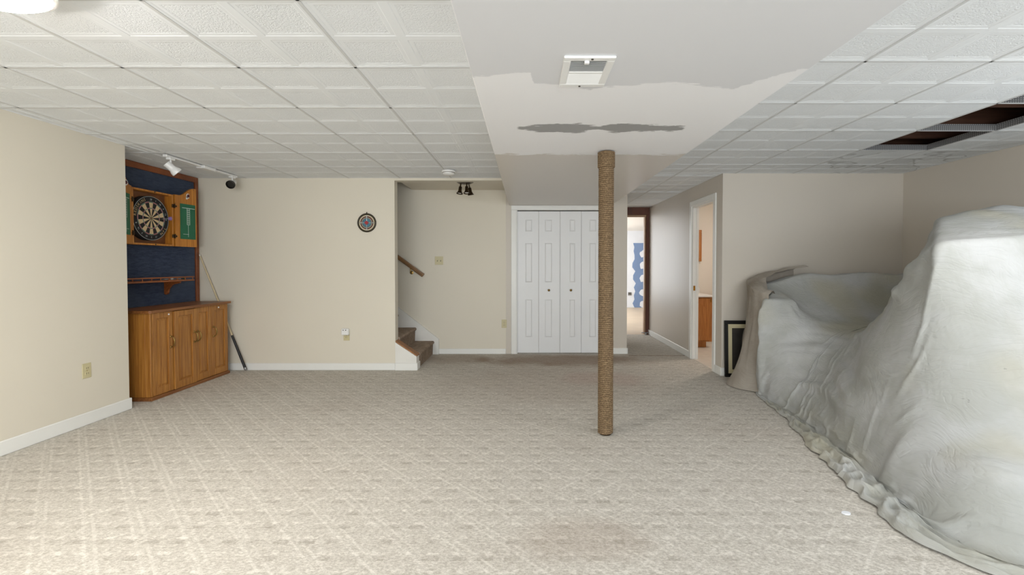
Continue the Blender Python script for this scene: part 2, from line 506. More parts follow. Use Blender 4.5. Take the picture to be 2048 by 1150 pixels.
class MB:
    def __init__(s):
        s.v = []
        s.f = []
        s.sm = False

    def add(s, vs, fs):
        n = len(s.v)
        s.v += [tuple(map(float, p)) for p in vs]
        s.f += [tuple(i + n for i in f) for f in fs]
        return s

    def box(s, x0, x1, y0, y1, z0, z1, bev=0.0):
        if bev <= 0:
            vs = [(x, y, z) for x in (x0, x1) for y in (y0, y1) for z in (z0, z1)]
            fs = [(0, 1, 3, 2), (4, 6, 7, 5), (0, 4, 5, 1), (2, 3, 7, 6), (0, 2, 6, 4), (1, 5, 7, 3)]
            return s.add(vs, fs)
        b = min(bev, (x1 - x0) * .45, (y1 - y0) * .45, (z1 - z0) * .45)
        X, Y, Z = (x0, x1), (y0, y1), (z0, z1)
        vs = []
        idx = {}
        for i in (0, 1):
            for j in (0, 1):
                for k in (0, 1):
                    sx, sy, sz = (1, -1)[i], (1, -1)[j], (1, -1)[k]
                    for ax in range(3):
                        p = [X[i] + (0 if ax == 0 else sx * b), Y[j] + (0 if ax == 1 else sy * b), Z[k] + (0 if ax == 2 else sz * b)]
                        idx[(i, j, k, ax)] = len(vs)
                        vs.append(p)
        fs = []
        for i in (0, 1):
            q = [idx[(i, 0, 0, 0)], idx[(i, 1, 0, 0)], idx[(i, 1, 1, 0)], idx[(i, 0, 1, 0)]]
            fs.append(q if i else q[::-1])
            q = [idx[(0, i, 0, 1)], idx[(1, i, 0, 1)], idx[(1, i, 1, 1)], idx[(0, i, 1, 1)]]
            fs.append(q[::-1] if i else q)
            q = [idx[(0, 0, i, 2)], idx[(1, 0, i, 2)], idx[(1, 1, i, 2)], idx[(0, 1, i, 2)]]
            fs.append(q if i else q[::-1])
        for i in (0, 1):
            for j in (0, 1):
                fs.append([idx[(i, j, 0, 0)], idx[(i, j, 1, 0)], idx[(i, j, 1, 1)], idx[(i, j, 0, 1)]])
                fs.append([idx[(i, 0, j, 0)], idx[(i, 1, j, 0)], idx[(i, 1, j, 2)], idx[(i, 0, j, 2)]])
                fs.append([idx[(0, i, j, 1)], idx[(1, i, j, 1)], idx[(1, i, j, 2)], idx[(0, i, j, 2)]])
                for k in (0, 1):
                    fs.append([idx[(i, j, k, 0)], idx[(i, j, k, 1)], idx[(i, j, k, 2)]])
        return s.add(vs, fs)

    def prism(s, pts, axis, a0, a1):
        """extrude polygon pts (2-D in the two other axes, in xyz order) along axis"""
        n = len(pts)

        def p3(p, a):
            q = list(p)
            q.insert(axis, a)
            return q
        vs = [p3(p, a0) for p in pts] + [p3(p, a1) for p in pts]
        fs = [tuple(range(n))[::-1], tuple(range(n, 2 * n))]
        fs += [(i, (i + 1) % n, n + (i + 1) % n, n + i) for i in range(n)]
        return s.add(vs, fs)

    def lathe(s, prof, origin, axis=(0, 0, 1), seg=24, a0=0, a1=2 * PI, cap=True):
        """prof: list of (radius, height along axis)"""
        ax = Vector(axis).normalized()
        t = Vector((0, 0, 1)) if abs(ax.z) < 0.9 else Vector((1, 0, 0))
        u = ax.cross(t).normalized()
        w = ax.cross(u)
        o = Vector(origin)
        full = abs(a1 - a0 - 2 * PI) < 1e-6
        cnt = seg if full else seg + 1
        vs = []
        for (r, h) in prof:
            for i in range(cnt):
                a = a0 + (a1 - a0) * i / seg
                vs.append(o + ax * h + (u * math.cos(a) + w * math.sin(a)) * r)
        fs = []
        for j in range(len(prof) - 1):
            for i in range(seg):
                k = (i + 1) % cnt
                fs.append((j * cnt + i, j * cnt + k, (j + 1) * cnt + k, (j + 1) * cnt + i))
        if cap and full:
            if prof[0][0] > 1e-5:
                fs.append(tuple(range(cnt))[::-1])
            if prof[-1][0] > 1e-5:
                fs.append(tuple(range((len(prof) - 1) * cnt, len(prof) * cnt)))
        return s.add(vs, fs)

    def tube(s, pts, r, seg=10, cap=True):
        pts = [Vector(p) for p in pts]
        rs = r if isinstance(r, (list, tuple)) else [r] * len(pts)
        vs = []
        up = None
        for i, p in enumerate(pts):
            t = (pts[min(i + 1, len(pts) - 1)] - pts[max(i - 1, 0)]).normalized()
            if up is None:
                up = Vector((0, 0, 1)) if abs(t.z) < 0.9 else Vector((1, 0, 0))
            u = t.cross(up).normalized()
            w = u.cross(t).normalized()
            up = w
            for k in range(seg):
                a = 2 * PI * k / seg
                vs.append(p + (u * math.cos(a) + w * math.sin(a)) * rs[i])
        fs = []
        for i in range(len(pts) - 1):
            for k in range(seg):
                j = (k + 1) % seg
                fs.append((i * seg + k, i * seg + j, (i + 1) * seg + j, (i + 1) * seg + k))
        if cap:
            fs.append(tuple(range(seg))[::-1])
            fs.append(tuple(range((len(pts) - 1) * seg, len(pts) * seg)))
        return s.add(vs, fs)

    def build(s, name, m, parent=None, smooth=None, loc=None):
        me = bpy.data.meshes.new(name)
        off = Vector((0, 0, 0))
        if parent is not None:
            off = world_loc(parent)
        if loc is not None:
            off = Vector(loc)
        me.from_pydata([(p[0] - off.x, p[1] - off.y, p[2] - off.z) for p in s.v], [], s.f)
        import bmesh
        bm = bmesh.new()
        bm.from_mesh(me)
        bmesh.ops.recalc_face_normals(bm, faces=bm.faces)
        bm.to_mesh(me)
        bm.free()
        me.materials.append(MATS[m])
        o = bpy.data.objects.new(name, me)
        C.objects.link(o)
        if parent is not None:
            o.parent = parent
            if loc is not None:
                o.location = off - world_loc(parent)
        elif loc is not None:
            o.location = off
        if smooth:
            me.polygons.foreach_set('use_smooth', [True] * len(me.polygons))
            me.set_sharp_from_angle(angle=R(smooth))
        return o


def world_loc(o):
    v = Vector(o.location)
    while o.parent is not None:
        o = o.parent
        v = v + Vector(o.location)
    return v


def tag(o, label, cat, group=None):
    o['label'] = label
    o['category'] = cat
    if group:
        o['group'] = group
    return o


def thing(name, label, cat, loc, group=None):
    o = bpy.data.objects.new(name, None)
    o.empty_display_size = 0.1
    o.location = loc
    C.objects.link(o)
    return tag(o, label, cat, group)


def struct(o, label=None):
    o['kind'] = 'structure'
    if label:
        o['label'] = label
    return o


def text_tris(txt, size):
    cu = bpy.data.curves.new('lettering', 'FONT')
    cu.body = txt
    cu.size = size
    cu.align_x = 'CENTER'
    cu.resolution_u = 2
    ob = bpy.data.objects.new('lettering', cu)
    C.objects.link(ob)
    dg = bpy.context.evaluated_depsgraph_get()
    me = bpy.data.meshes.new_from_object(ob.evaluated_get(dg))
    vs = [tuple(v.co) for v in me.vertices]
    fs = [tuple(p.vertices) for p in me.polygons]
    bpy.data.objects.remove(ob)
    bpy.data.curves.remove(cu)
    bpy.data.meshes.remove(me)
    return vs, fs


def put_text(mb, txt, size, origin, right, up):
    vs, fs = text_tris(txt, size)
    o, r, u = Vector(origin), Vector(right), Vector(up)
    mb.add([o + r * v[0] + u * v[1] for v in vs], fs)


# ------------------------------------------------------------------ the room shell
CZ = 2.30          # tile ceiling
SZ = 2.105         # soffit underside
TOPZ = 2.62        # underside of the floor above
XL, XR = -3.48, 4.27
XREC = -3.93
YB, YA, YP = 5.45, 6.44, 5.17
XW = -1.57         # end of the back wall beside the stairs
SX0, SX1 = -0.24, 1.21
XC0, XC1 = 1.43, 2.227
YD = 8.24
YREAR = -3.2

struct(MB().box(-4.7, 4.4, YREAR - .1, YD, -0.08, 0.0).build('floor', 'carpet'), 'beige patterned carpet')
struct(MB().box(0.3, 6.0, YD, 13.7, -0.08, 0.0).build('floor', 'far_floor'), 'pale bare floor of the far room')
struct(MB().box(XC1 + 0.02, 4.2, YP + .12, 7.5, 0.0, 0.006).build('floor', 'vinyl_floor'), 'pale bathroom floor')
# joint between the two carpets where the corridor begins
struct(MB().box(XC0, XC1 - 0.02, 6.30, 6.315, 0.0, 0.004).build('trim_1', 'stair_carpet'), 'carpet seam at the corridor')

# walls
w = MB().box(XREC - .1, XL, YREAR, 3.97, 0, TOPZ)
struct(w.build('wall_left', 'wall_cream'))
struct(MB().box(XREC - .1, XREC, 3.97, YB, 0, TOPZ).build('wall_recess', 'wall_cream'))
struct(MB().box(-4.7, XW, YB, YB + .12, 0, TOPZ + 2.1).build('wall_back', 'wall_cream'))
struct(MB().box(XW, SX0, YB, YB + .12, CZ - .028, TOPZ).build('wall_header', 'wall_cream'))
struct(MB().box(-4.7, -0.285, YA, YA + .12, 0, 4.72).build('wall_stair', 'wall_cream'))
struct(MB().box(-4.8, -4.7, YB, YA + .12, 0, 4.72).build('wall_stair_end', 'wall_cream'))
struct(MB().box(-1.62, -1.52, YB + .12, YA, CZ + .07, 4.72).build('wall_landing', 'wall_cream'))
struct(MB().box(-4.7, -1.6, YB, YA, 4.72, 4.8).build('ceiling', 'wall_cream'), 'ceiling above the stairwell')
# closet wall: header over the doors, right pier, closet interior
CX0, CX1, CTOP = -0.135, 1.10, 2.035
w = MB().box(-0.285, CX0, YA, YA + .12, 0, TOPZ)
w.box(CX1, XC0, YA, YA + .12, 0, TOPZ)
w.box(CX0, CX1, YA, YA + .12, CTOP, TOPZ)
w.box(-0.285, XC0 - .1, YA + .7, YA + .8, 0, TOPZ)
struct(w.build('wall_closet', 'wall_greige'))
w = MB().box(XC0 - .1, XC0, YA + .12, YD, 0, TOPZ)
struct(w.build('wall_corridor_left', 'wall_greige'))
# corridor right wall with the bathroom doorway
DY0, DY1, DTOP = 5.40, 6.10, 2.04
w = MB().box(XC1, XC1 + .08, YP, DY0, 0, TOPZ)
w.box(XC1, XC1 + .08, DY1, YD, 0, TOPZ)
w.box(XC1, XC1 + .08, DY0, DY1, DTOP, TOPZ)
struct(w.build('wall_corridor_right', 'wall_greige'))
struct(MB().box(XC1 + .08, XR + .1, YP, YP + .12, 0, TOPZ).build('wall_partition', 'wall_greige'))
WY0, WY1, WZ0, WZ1 = 0.45, 2.65, 1.2, 2.05
w = MB().box(XR, XR + .1, YREAR, WY0, 0, TOPZ)
w.box(XR, XR + .1, WY1, YP, 0, TOPZ)
w.box(XR, XR + .1, WY0, WY1, 0, WZ0)
w.box(XR, XR + .1, WY0, WY1, WZ1, TOPZ)
struct(w.build('wall_right', 'wall_greige'))
RX0, RX1, RZ0, RZ1 = -1.9, 2.5, 0.3, 2.1  # opening for the added rear window
w = MB().box(XREC - .1, RX0, YREAR - .1, YREAR, 0, TOPZ)
w.box(RX1, XR + .1, YREAR - .1, YREAR, 0, TOPZ)
w.box(RX0, RX1, YREAR - .1, YREAR, 0, RZ0)
w.box(RX0, RX1, YREAR - .1, YREAR, RZ1, TOPZ)
struct(w.build('wall_rear', 'wall_cream'))


def glazed(name, axis, a0, a1, z0, z1, p, n):
    """framed window; axis 0: runs along x at y=p, axis 1: runs along y at x=p"""
    e = bpy.data.objects.new(name, None)
    C.objects.link(e)
    e.location = ((a0 + a1) / 2, p, z0) if axis == 0 else (p, (a0 + a1) / 2, z0)
    struct(e)

    def bar(b0, b1, c0, c1, nm, m, t=0.03):
        q = MB()
        if axis == 0:
            q.box(b0, b1, p - t, p + t, c0, c1)
        else:
            q.box(p - t, p + t, b0, b1, c0, c1)
        return q.build(nm, m, e)
    bar(a0, a1, z0, z0 + .05, 'window_frame', 'trim_white')
    bar(a0, a1, z1 - .05, z1, 'window_frame', 'trim_white')
    for i in range(n + 1):
        q = a0 + (a1 - a0 - .05) * i / n
        bar(q, q + .05, z0 + .05, z1 - .05, 'window_frame', 'trim_white')
    return e


glazed('added_rear_window', 0, RX0, RX1, RZ0, RZ1, YREAR - .05, 4)  # unseen rear window, added to go with the fill light
glazed('window_2', 1, WY0, WY1, WZ0, WZ1, XR + .05, 2)

# bathroom behind the doorway
w = MB().box(XC1 + .08, 4.3, 7.45, 7.55, 0, TOPZ)
w.box(4.2, 4.3, YP + .12, 7.45, 0, TOPZ)
struct(w.build('wall_bathroom', 'wall_white'))
struct(MB().box(XC1 + .08, 4.3, YP + .12, 7.55, CZ, CZ + .05).build('ceiling', 'wall_white'), 'white bathroom ceiling')
# far unfinished room
w = MB().box(0.3, 6.0, 13.42, 13.52, 0, 2.7)
struct(w.build('wall_far', 'mud_white'), 'mudded wall of the far room')
w = MB().box(0.3, 0.4, YD, 13.5, 0, 2.7)
w.box(5.9, 6.0, YD, 13.5, 0, 2.7)
w.box(0.3, XC0, YD, YD + .1, 0, 2.7)
w.box(XC1, 6.0, YD + .1, YD + .2, 0, 2.7)
struct(w.build('wall_far_room', 'mud_white'))
struct(MB().box(0.3, 6.0, YD + .1, 13.5, 2.26, 2.32).build('ceiling', 'wall_white'), 'ceiling of the far room')

# ------------------------------------------------------------------ ceiling: slab, soffit, tiles, runners
w = MB().box(XREC - .1, XR + .1, YREAR - .1, YA + .12, TOPZ, TOPZ + .06)
w.box(XC0 - .1, XC1 + .1, YA + .12, YD + .1, TOPZ, TOPZ + .06)
ceil = struct(w.build('ceiling', 'subfloor'), 'suspended ceiling of moulded white tiles')
MB().box(SX0, SX1, YREAR, YA, SZ, TOPZ, 0.004).build('soffit', 'soffit_paint', ceil)
MB().box(-1.6, SX0, YB + .12, YA, CZ + .02, CZ + .06).build('drywall_panel', 'wall_cream', ceil)
for i in range(8):
    y = 1.62 + i * 0.41
    MB().box(SX1 + .02, XR - .01, y, y + .042, 2.40, TOPZ).build('joist', 'joist_wood', ceil)


def tile_mesh():
    """2 ft tile of four coffers; face at z=0 looking down, recessed fields above"""
    mb = MB()
    S = 1.0
    steps = [(0.0, 0.0), (0.030, 0.0), (0.038, 0.0017), (0.062, 0.0017), (0.072, 0.0036)]
    for qx in (0, 1):
        for qy in (0, 1):
            x0, x1 = qx * .5 * S, (qx + 1) * .5 * S
            y0, y1 = qy * .5 * S, (qy + 1) * .5 * S
            rings = []
            for (ins, h) in steps:
                rings.append([(x0 + ins, y0 + ins, h), (x1 - ins, y0 + ins, h), (x1 - ins, y1 - ins, h), (x0 + ins, y1 - ins, h)])
            vs = [p for r in rings for p in r]
            fs = []
            for k in range(len(steps) - 1):
                for i in range(4):
                    j = (i + 1) % 4
                    fs.append((k * 4 + i, k * 4 + j, k * 4 + 4 + j, k * 4 + 4 + i))
            k = (len(steps) - 1) * 4
            fs.append((k, k + 1, k + 2, k + 3))
            mb.add(vs, fs)
    # back and rim
    mb.add([(0, 0, 0), (1, 0, 0), (1, 1, 0), (0, 1, 0), (0, 0, .018), (1, 0, .018), (1, 1, .018), (0, 1, .018)],
           [(0, 4, 5, 1), (1, 5, 6, 2), (2, 6, 7, 3), (3, 7, 4, 0), (4, 7, 6, 5)])
    return mb


TILE = {}


def tile_data(m):
    if m not in TILE:
        o = tile_mesh().build('ceiling_tile', m)
        TILE[m] = o.data
        bpy.data.objects.remove(o)
    return TILE[m]


def put_tile(x0, x1, y0, y1, m='tile_face'):
    g = 0.002
    o = bpy.data.objects.new('ceiling_tile', tile_data(m))
    C.objects.link(o)
    o.parent = ceil
    o.location = (x0 + g, y0 + g, CZ)
    o.scale = (x1 - x0 - 2 * g, y1 - y0 - 2 * g, 1)
    return o


def runner(x0, x1, y0, y1, web=False):
    """inverted tee along x or y"""
    W = 0.0075
    alongx = (x1 - x0) > (y1 - y0)
    q = MB()
    if alongx:
        q.box(x0, x1, y0 - W, y0 + W, CZ - .0022, CZ - .0002)
    else:
        q.box(x0 - W, x0 + W, y0, y1, CZ - .0022, CZ - .0002)
    o = q.build('grid_runner', 'runner_white', ceil)
    if web:
        q = MB()
        if alongx:
            q.box(x0, x1, y0 - .002, y0 + .002, CZ, CZ + .042)
            q.box(x0, x1, y0 - .004, y0 + .004, CZ + .042, CZ + .050)
        else:
            q.box(x0 - .002, x0 + .002, y0, y1, CZ, CZ + .042)
            q.box(x0 - .004, x0 + .004, y0, y1, CZ + .042, CZ + .050)
        q.build('runner_web', 'runner_web', o)
    return o


U = 0.61
LX = [XL, -3.33, -2.72, -2.11, -1.50, -0.89, -0.28]
LY = [YB - U * k for k in range(15)]
LY[-1] = YREAR
for i in range(len(LX) - 1):
    for j in range(len(LY) - 1):
        y1, y0 = LY[j], LY[j + 1]
        put_tile(LX[i], LX[i + 1] if i < 5 else SX0, y0, y1)
for x in LX[1:6]:
    runner(x, x, YREAR, YB)
for y in LY[1:-1]:
    runner(XL if y < 3.97 else XREC, SX0, y, y)
# strip of tiles over the recess
for (a, b) in ((YB, 4.84), (4.84, 4.23), (4.23, 3.97)):
    put_tile(XREC, XL, b, a)
RXs = [SX1, 1.72, 2.36, 3.01, 3.62, XR]
RYs = [YP, 4.73] + [4.73 - 0.6 * k for k in range(1, 14)]
RYs[-1] = YREAR
for i in range(5):
    for j in range(len(RYs) - 1):
        y1, y0 = RYs[j], RYs[j + 1]
        if i == 3 and 2.2 < y0 < 3.6:
            continue
        st = (i == 3 and y0 > 4.0) or (i == 4 and y0 > 3.4)
        put_tile(RXs[i], RXs[i + 1], y0, y1, 'tile_stained' if st else 'tile_face')
for x in RXs[1:5]:
    runner(x, x, YREAR, YP, web=(x > 2.9))
for y in RYs[1:-1]:
    runner(SX1, 3.01, y, y)
    runner(3.01, 3.62, y, y, web=(2.2 < y < 4.2))
    runner(3.62, XR, y, y)
# corridor ceiling
KY = [YP, 5.33, 5.93, YA, 6.53, 7.13, 7.73, YD]
for j in range(len(KY) - 1):
    a, b = KY[j], KY[j + 1]
    put_tile(SX1 if b <= YA + .01 else XC0, 1.72, a, b)
    put_tile(1.72, XC1, a, b)
runner(1.72, 1.72, YP, YD)
for y in (5.33, 5.93, 6.53, 7.13, 7.73):
    runner(SX1 if y < YA else XC0, XC1, y, y)


# ------------------------------------------------------------------ baseboards and trims
def baseboard(name, segs, h=0.095, t=0.014):
    q = MB()
    for (x0, x1, y0, y1) in segs:
        q.box(x0, x1, y0, y1, 0, h, 0.005)
    return struct(q.build(name, 'trim_white'))


T = 0.014
baseboard('baseboard_left', [(XL, XL + T, YREAR, 3.97 + T), (XREC + .3, XL, 3.97, 3.97 + T)], 0.10)
baseboard('baseboard_back', [(XREC, XW, YB - T, YB)], 0.085)
baseboard('baseboard_stair', [(-1.235, -0.285, YA - T, YA)], 0.075)
baseboard('baseboard_closet', [(1.17, XC0, YA - T, YA), (XC0, XC0 + T, YA - T, YA + 1.8)], 0.085)
baseboard('baseboard_corridor', [(XC1 - T, XC1, DY1 + .07, YD), (XC1 - T, XC1, YP - T, DY0 - .07)], 0.095)
baseboard('baseboard_partition', [(XC1, XR, YP - T, YP)], 0.095)
baseboard('baseboard_right', [(XR - T, XR, YREAR, YP)], 0.095)


def casing(name, boards, m='trim_white'):
    e = bpy.data.objects.new(name, None)
    C.objects.link(e)
    b = boards[0]
    e.location = (b[0], b[2], b[4])
    struct(e)
    for b in boards:
        MB().box(*b, 0.004).build('casing_board', m, e)
    return e


e = casing('trim_2', [(CX0 - .075, CX0, YA - .016, YA, 0, CTOP), (CX1, CX1 + .07, YA - .016, YA, 0, CTOP),
                      (CX0 - .075, CX1 + .07, YA - .016, YA, CTOP, SZ - .002)])
for b in ((CX0, CX0 + .012, YA, YA + .11, 0, CTOP), (CX1 - .012, CX1, YA, YA + .11, 0, CTOP)):
    MB().box(*b).build('jamb_board', 'trim_white', e)
MB().box(CX0 + .012, CX1 - .012, YA + .03, YA + .07, CTOP - .012, CTOP).build('door_track', 'black', e)
x = XC1
e = casing('trim_3', [(x - .016, x, DY1, DY1 + .07, 0, DTOP + .07), (x - .016, x, DY0 - .07, DY0, 0, DTOP + .07),
                      (x - .016, x, DY0, DY1, DTOP, DTOP + .07)])
for b in ((x, x + .08, DY1 - .018, DY1, 0, DTOP), (x, x + .08, DY0, DY0 + .018, 0, DTOP), (x, x + .08, DY0 + .018, DY1 - .018, DTOP - .018, DTOP)):
    MB().box(*b).build('jamb_board', 'trim_white', e)
MB().box(x + .045, x + .075, DY1 - .03, DY1 - .018, 0, DTOP - .018).build('door_stop', 'trim_white', e)
MB().box(x + .010, x + .036, DY1 - .021, DY1 - .018, .92, .985).build('strike_plate', 'brass', e)

# brown lumber frame at the corridor's end
e = bpy.data.objects.new('trim_4', None)
C.objects.link(e)
e.location = (XC1, YD, 0)
struct(e, 'dark brown lumber frame at the end of the corridor')
MB().box(XC0, XC1, YD - .02, YD + .10, 2.165, CZ + .1, .004).build('header_board', 'brown_lumber', e)
MB().box(XC0, XC1 - .05, YD + .0, YD + .08, 2.13, 2.165, .003).build('header_stop', 'tan_lumber', e)
MB().box(XC1 - .055, XC1, YD - .02, YD + .10, 0, 2.165, .004).build('jamb_board', 'brown_lumber', e)
MB().box(XC1 - .082, XC1 - .055, YD + .01, YD + .09, 0, 2.15, .003).build('door_stop', 'tan_lumber', e)
MB().box(XC1 - .14, XC1 - .01, YD - .05, YD - .025, 0.03, 0.045, .003).box(XC1 - .075, XC1 - .05, YD - .05, YD - .022, 0, .03, .003).build('floor_catch', 'steel', e)

# far room wall: moisture board with joint compound
wf = bpy.data.objects['wall_far']


def blotch(cx, cz, rx, rz, n=14, seed=0):
    rr = random.Random(seed)
    return [(cx + rx * math.cos(2 * PI * i / n) * rr.uniform(.8, 1.15), cz + rz * math.sin(2 * PI * i / n) * rr.uniform(.8, 1.15)) for i in range(n)]


rr = random.Random(3)
edge = [(3.18 + rr.uniform(-.05, .06), 1.9 - i * 1.9 / 16) for i in range(17)]
pts = [(5.2, 1.9)] + edge + [(5.2, 0.0)]
MB().prism([(p[0], p[1]) for p in pts], 1, 13.412, 13.42).build('drywall_board', 'blue_drywall', wf)
k = 0
for zc in (1.58, 1.24, 0.86, 0.44, 0.10):
    for xc in (3.43, 4.05, 4.66):
        k += 1
        MB().prism(blotch(xc + rr.uniform(-.02, .02), zc, .095, .11, 12, k), 1, 13.407, 13.412).build('compound_patch', 'mud_white', wf)
o = thing('junction_box', 'small grey electrical box on the far mudded wall', 'outlet', (3.06, 13.41, .38))
MB().box(3.01, 3.11, 13.40, 13.42, .36, .45, .004).build('box_body', 'steel', o)
MB().box(3.03, 3.05, 13.396, 13.40, .38, .43).box(3.07, 3.09, 13.396, 13.40, .38, .43).build('receptacle', 'slot_dark', o)

# ------------------------------------------------------------------ bifold closet doors (door_1)
d1 = bpy.data.objects.new('door_1', None)
C.objects.link(d1)
d1.location = ((CX0 + CX1) / 2, YA + .03, 0)
struct(d1, 'white four-leaf bifold closet door with moulded panels')
LW = (CX1 - CX0 - .024) / 4
for i in range(4):
    x0 = CX0 + .012 + LW * i + .0015
    x1 = x0 + LW - .003
    y0 = YA + .022
    lf = MB().box(x0, x1, y0, y0 + .034, .012, CTOP - .012, .003).build('door_leaf', 'door_white', d1)
    # moulded panels: groove ring and raised field
    off = (0.0, 0.0, 0.022, 0.0)[i]
    px0, px1 = x0 + .085 - (.025 if i in (1,) else 0) + off, x1 - .065 - (.02 if i == 1 else 0) + (.005 if i == 2 else 0)
    for (z0, z1) in ((.21, .80), (.99, 1.60), (1.71, 1.93)):
        q = MB()
        rings = [(0, 0.0005), (.012, -.0075), (.026, -.0075), (.042, 0.003)]
        vs = []
        for ins, dep in rings:
            yy = y0 - dep if dep < 0 else y0 - dep
            yy = y0 - dep
            vs += [(px0 + ins, yy, z0 + ins), (px1 - ins, yy, z0 + ins), (px1 - ins, yy, z1 - ins), (px0 + ins, yy, z1 - ins)]
        # build proud moulding so that it stays in front of the leaf face
        vs = [(a, b - .008, c) if i2 >= 4 else (a, b, c) for i2, (a, b, c) in enumerate(vs)]
        fs = []
        for kx in range(3):
            for s_ in range(4):
                t_ = (s_ + 1) % 4
                fs.append((kx * 4 + s_, kx * 4 + t_, kx * 4 + 4 + t_, kx * 4 + 4 + s_))
        fs.append((12, 13, 14, 15))
        q.add(vs, fs)
        q.build('moulded_panel', 'door_white', lf)
    if i in (1, 2):
        kx = x0 + (LW * .47 if i == 1 else LW * .5)
        MB().lathe([(.012, 0), (.010, .012), (.016, .020), (.017, .027), (.010, .033), (0, .034)], (kx, y0, .905), (0, -1, 0), 16).build('knob', 'brass_aged', lf, 40)

# ------------------------------------------------------------------ stairs
st = thing('staircase', 'carpeted staircase with white stringer rising behind the back wall', 'stairs', (XW, 6.0, 0))
RISE, RUN, SXS = 0.19, 0.25, -1.32
for i in range(7):
    x1 = SXS - RUN * i
    q = MB()
    z1 = RISE * (i + 1)
    prof = [(x1 - RUN - .02, z1 - RISE + (0.0 if i == 0 else -.02))]
    prof += [(x1, 0.0 if i == 0 else z1 - RISE - .0), (x1 + .004, z1 - .05), (x1 + .022, z1 - .032), (x1 + .024, z1 - .014), (x1 + .012, z1), (x1 - RUN - .02, z1)]
    q.prism(prof, 1, YB + .123, YA - .031)
    q.build('step', 'stair_carpet', st, 50)
# skirt on the far wall
q = MB()
sl = (0.65 - 0.205) / (-1.80 + 1.235)
q.prism([(-1.235, 0), (-1.235, .215), (-3.1, .215 + sl * (-3.1 + 1.235)), (-3.1, 0)], 1, YA - .03, YA - .001)
q.build('skirt_board', 'stringer_white', st)
# near stringer with wooden cap
ss = thing('stair_stringer', 'low white stair stringer with wooden cap at the end of the back wall', 'stair trim', (XW, YB, 0))
q = MB()
q.prism([(XW + .001, 0), (-1.315, 0), (-1.315, .165), (XW + .001, .335)], 1, YB - .012, YB + .121)
q.build('stringer', 'stringer_white', ss)
q = MB()
q.prism([(XW + .001, .335), (-1.312, .163), (-1.312, .181), (XW + .001, .353)], 1, YB + .004, YB + .122)
q.build('stringer_cap', 'cap_wood', ss)
q = MB().box(XW + .001, -1.31, YB - .026, YB - .012, 0, .088, .004)
q.box(-1.315, -1.300, YB - .026, YB + .12, 0, .088, .004)
q.build('base_moulding', 'trim_white', ss)

h = thing('handrail', 'wooden handrail fixed to the wall above the stairs', 'handrail', (-1.44, YA - .07, 1.10))
A, B = Vector((-1.44, YA - .07, 1.115)), Vector((-2.6, YA - .07, 1.115 + 1.16 * .735))
q = MB()
dr = (B - A).normalized()
nn = Vector((0, 1, 0)).cross(dr).normalized()
sec = [(-.018, -.026), (.018, -.026), (.022, -.01), (.020, .016), (.010, .026), (-.010, .026), (-.020, .016), (-.022, -.01)]
vs = [A + Vector((0, 1, 0)) * a - nn * b for a, b in sec] + [B + Vector((0, 1, 0)) * a - nn * b for a, b in sec]
n8 = len(sec)
q.add(vs, [tuple(range(n8)), tuple(range(n8, 2 * n8))] + [(i, (i + 1) % n8, n8 + (i + 1) % n8, n8 + i) for i in range(n8)])
q.build('rail', 'rail_wood', h)
pb = A + dr * .22
MB().tube([(pb.x, YA, pb.z - .09), (pb.x, YA - .05, pb.z - .09), (pb.x, YA - .07, pb.z - .07), (pb.x, YA - .07, pb.z - .02)], .007, 8).lathe([(.026, 0), (.026, .006), (.01, .012)], (pb.x, YA, pb.z - .09), (0, -1, 0), 16).build('bracket', 'brass_aged', h, 40)

# ------------------------------------------------------------------ rope-wrapped post
PX, PY, PR = 0.595, 3.39, 0.0435
p = thing('rope_post', 'round support post wrapped in brown sisal rope under the soffit', 'post', (PX, PY, 0))
MB().lathe([(PR, 0), (PR, SZ)], (PX, PY, 0), seg=24).build('steel_core', 'bronze_dark', p, 40)
turns, seg, sides, rr0 = 146, 36, 8, 0.0074
N = turns * seg
i = np.arange(N + 1)
ang = 2 * PI * i / seg
zz = 0.008 + (SZ - 0.016) * i / N
RC = PR + 0.0062
phi = 2 * PI * np.arange(sides) / sides
P_, A_ = np.meshgrid(phi, ang)
Z_ = np.repeat(zz[:, None], sides, 1)
arc = A_ * RC
rad = rr0 * (1 + 0.17 * np.cos(3 * P_ - arc * 260))
X = PX + (RC + rad * np.cos(P_)) * np.cos(A_)
Y = PY + (RC + rad * np.cos(P_)) * np.sin(A_)
Z = Z_ + rad * np.sin(P_)
vs = np.stack([X, Y, Z], -1).reshape(-1, 3)
a = (np.arange(N)[:, None] * sides + np.arange(sides)[None, :]).ravel()
b = (np.arange(N)[:, None] * sides + (np.arange(sides)[None, :] + 1) % sides).ravel()
faces = np.stack([a, b, b + sides, a + sides], 1)
me = bpy.data.meshes.new('rope_wrap')
me.from_pydata((vs - np.array([PX, PY, 0])).tolist(), [], faces.tolist())
me.polygons.foreach_set('use_smooth', [True] * len(me.polygons))
me.materials.append(MATS['rope'])
ro = bpy.data.objects.new('rope_wrap', me)
C.objects.link(ro)
ro.parent = p
# doubled wrap at the head
q = MB()
for k in range(9):
    q.lathe([(PR + .0145 + .0065 * math.cos(t), SZ - .012 - k * .0125 + .0065 * math.sin(t)) for t in [2 * PI * j / 8 for j in range(9)]], (PX, PY, 0), seg=32, cap=False)
q.build('rope_collar', 'rope', p, 60)

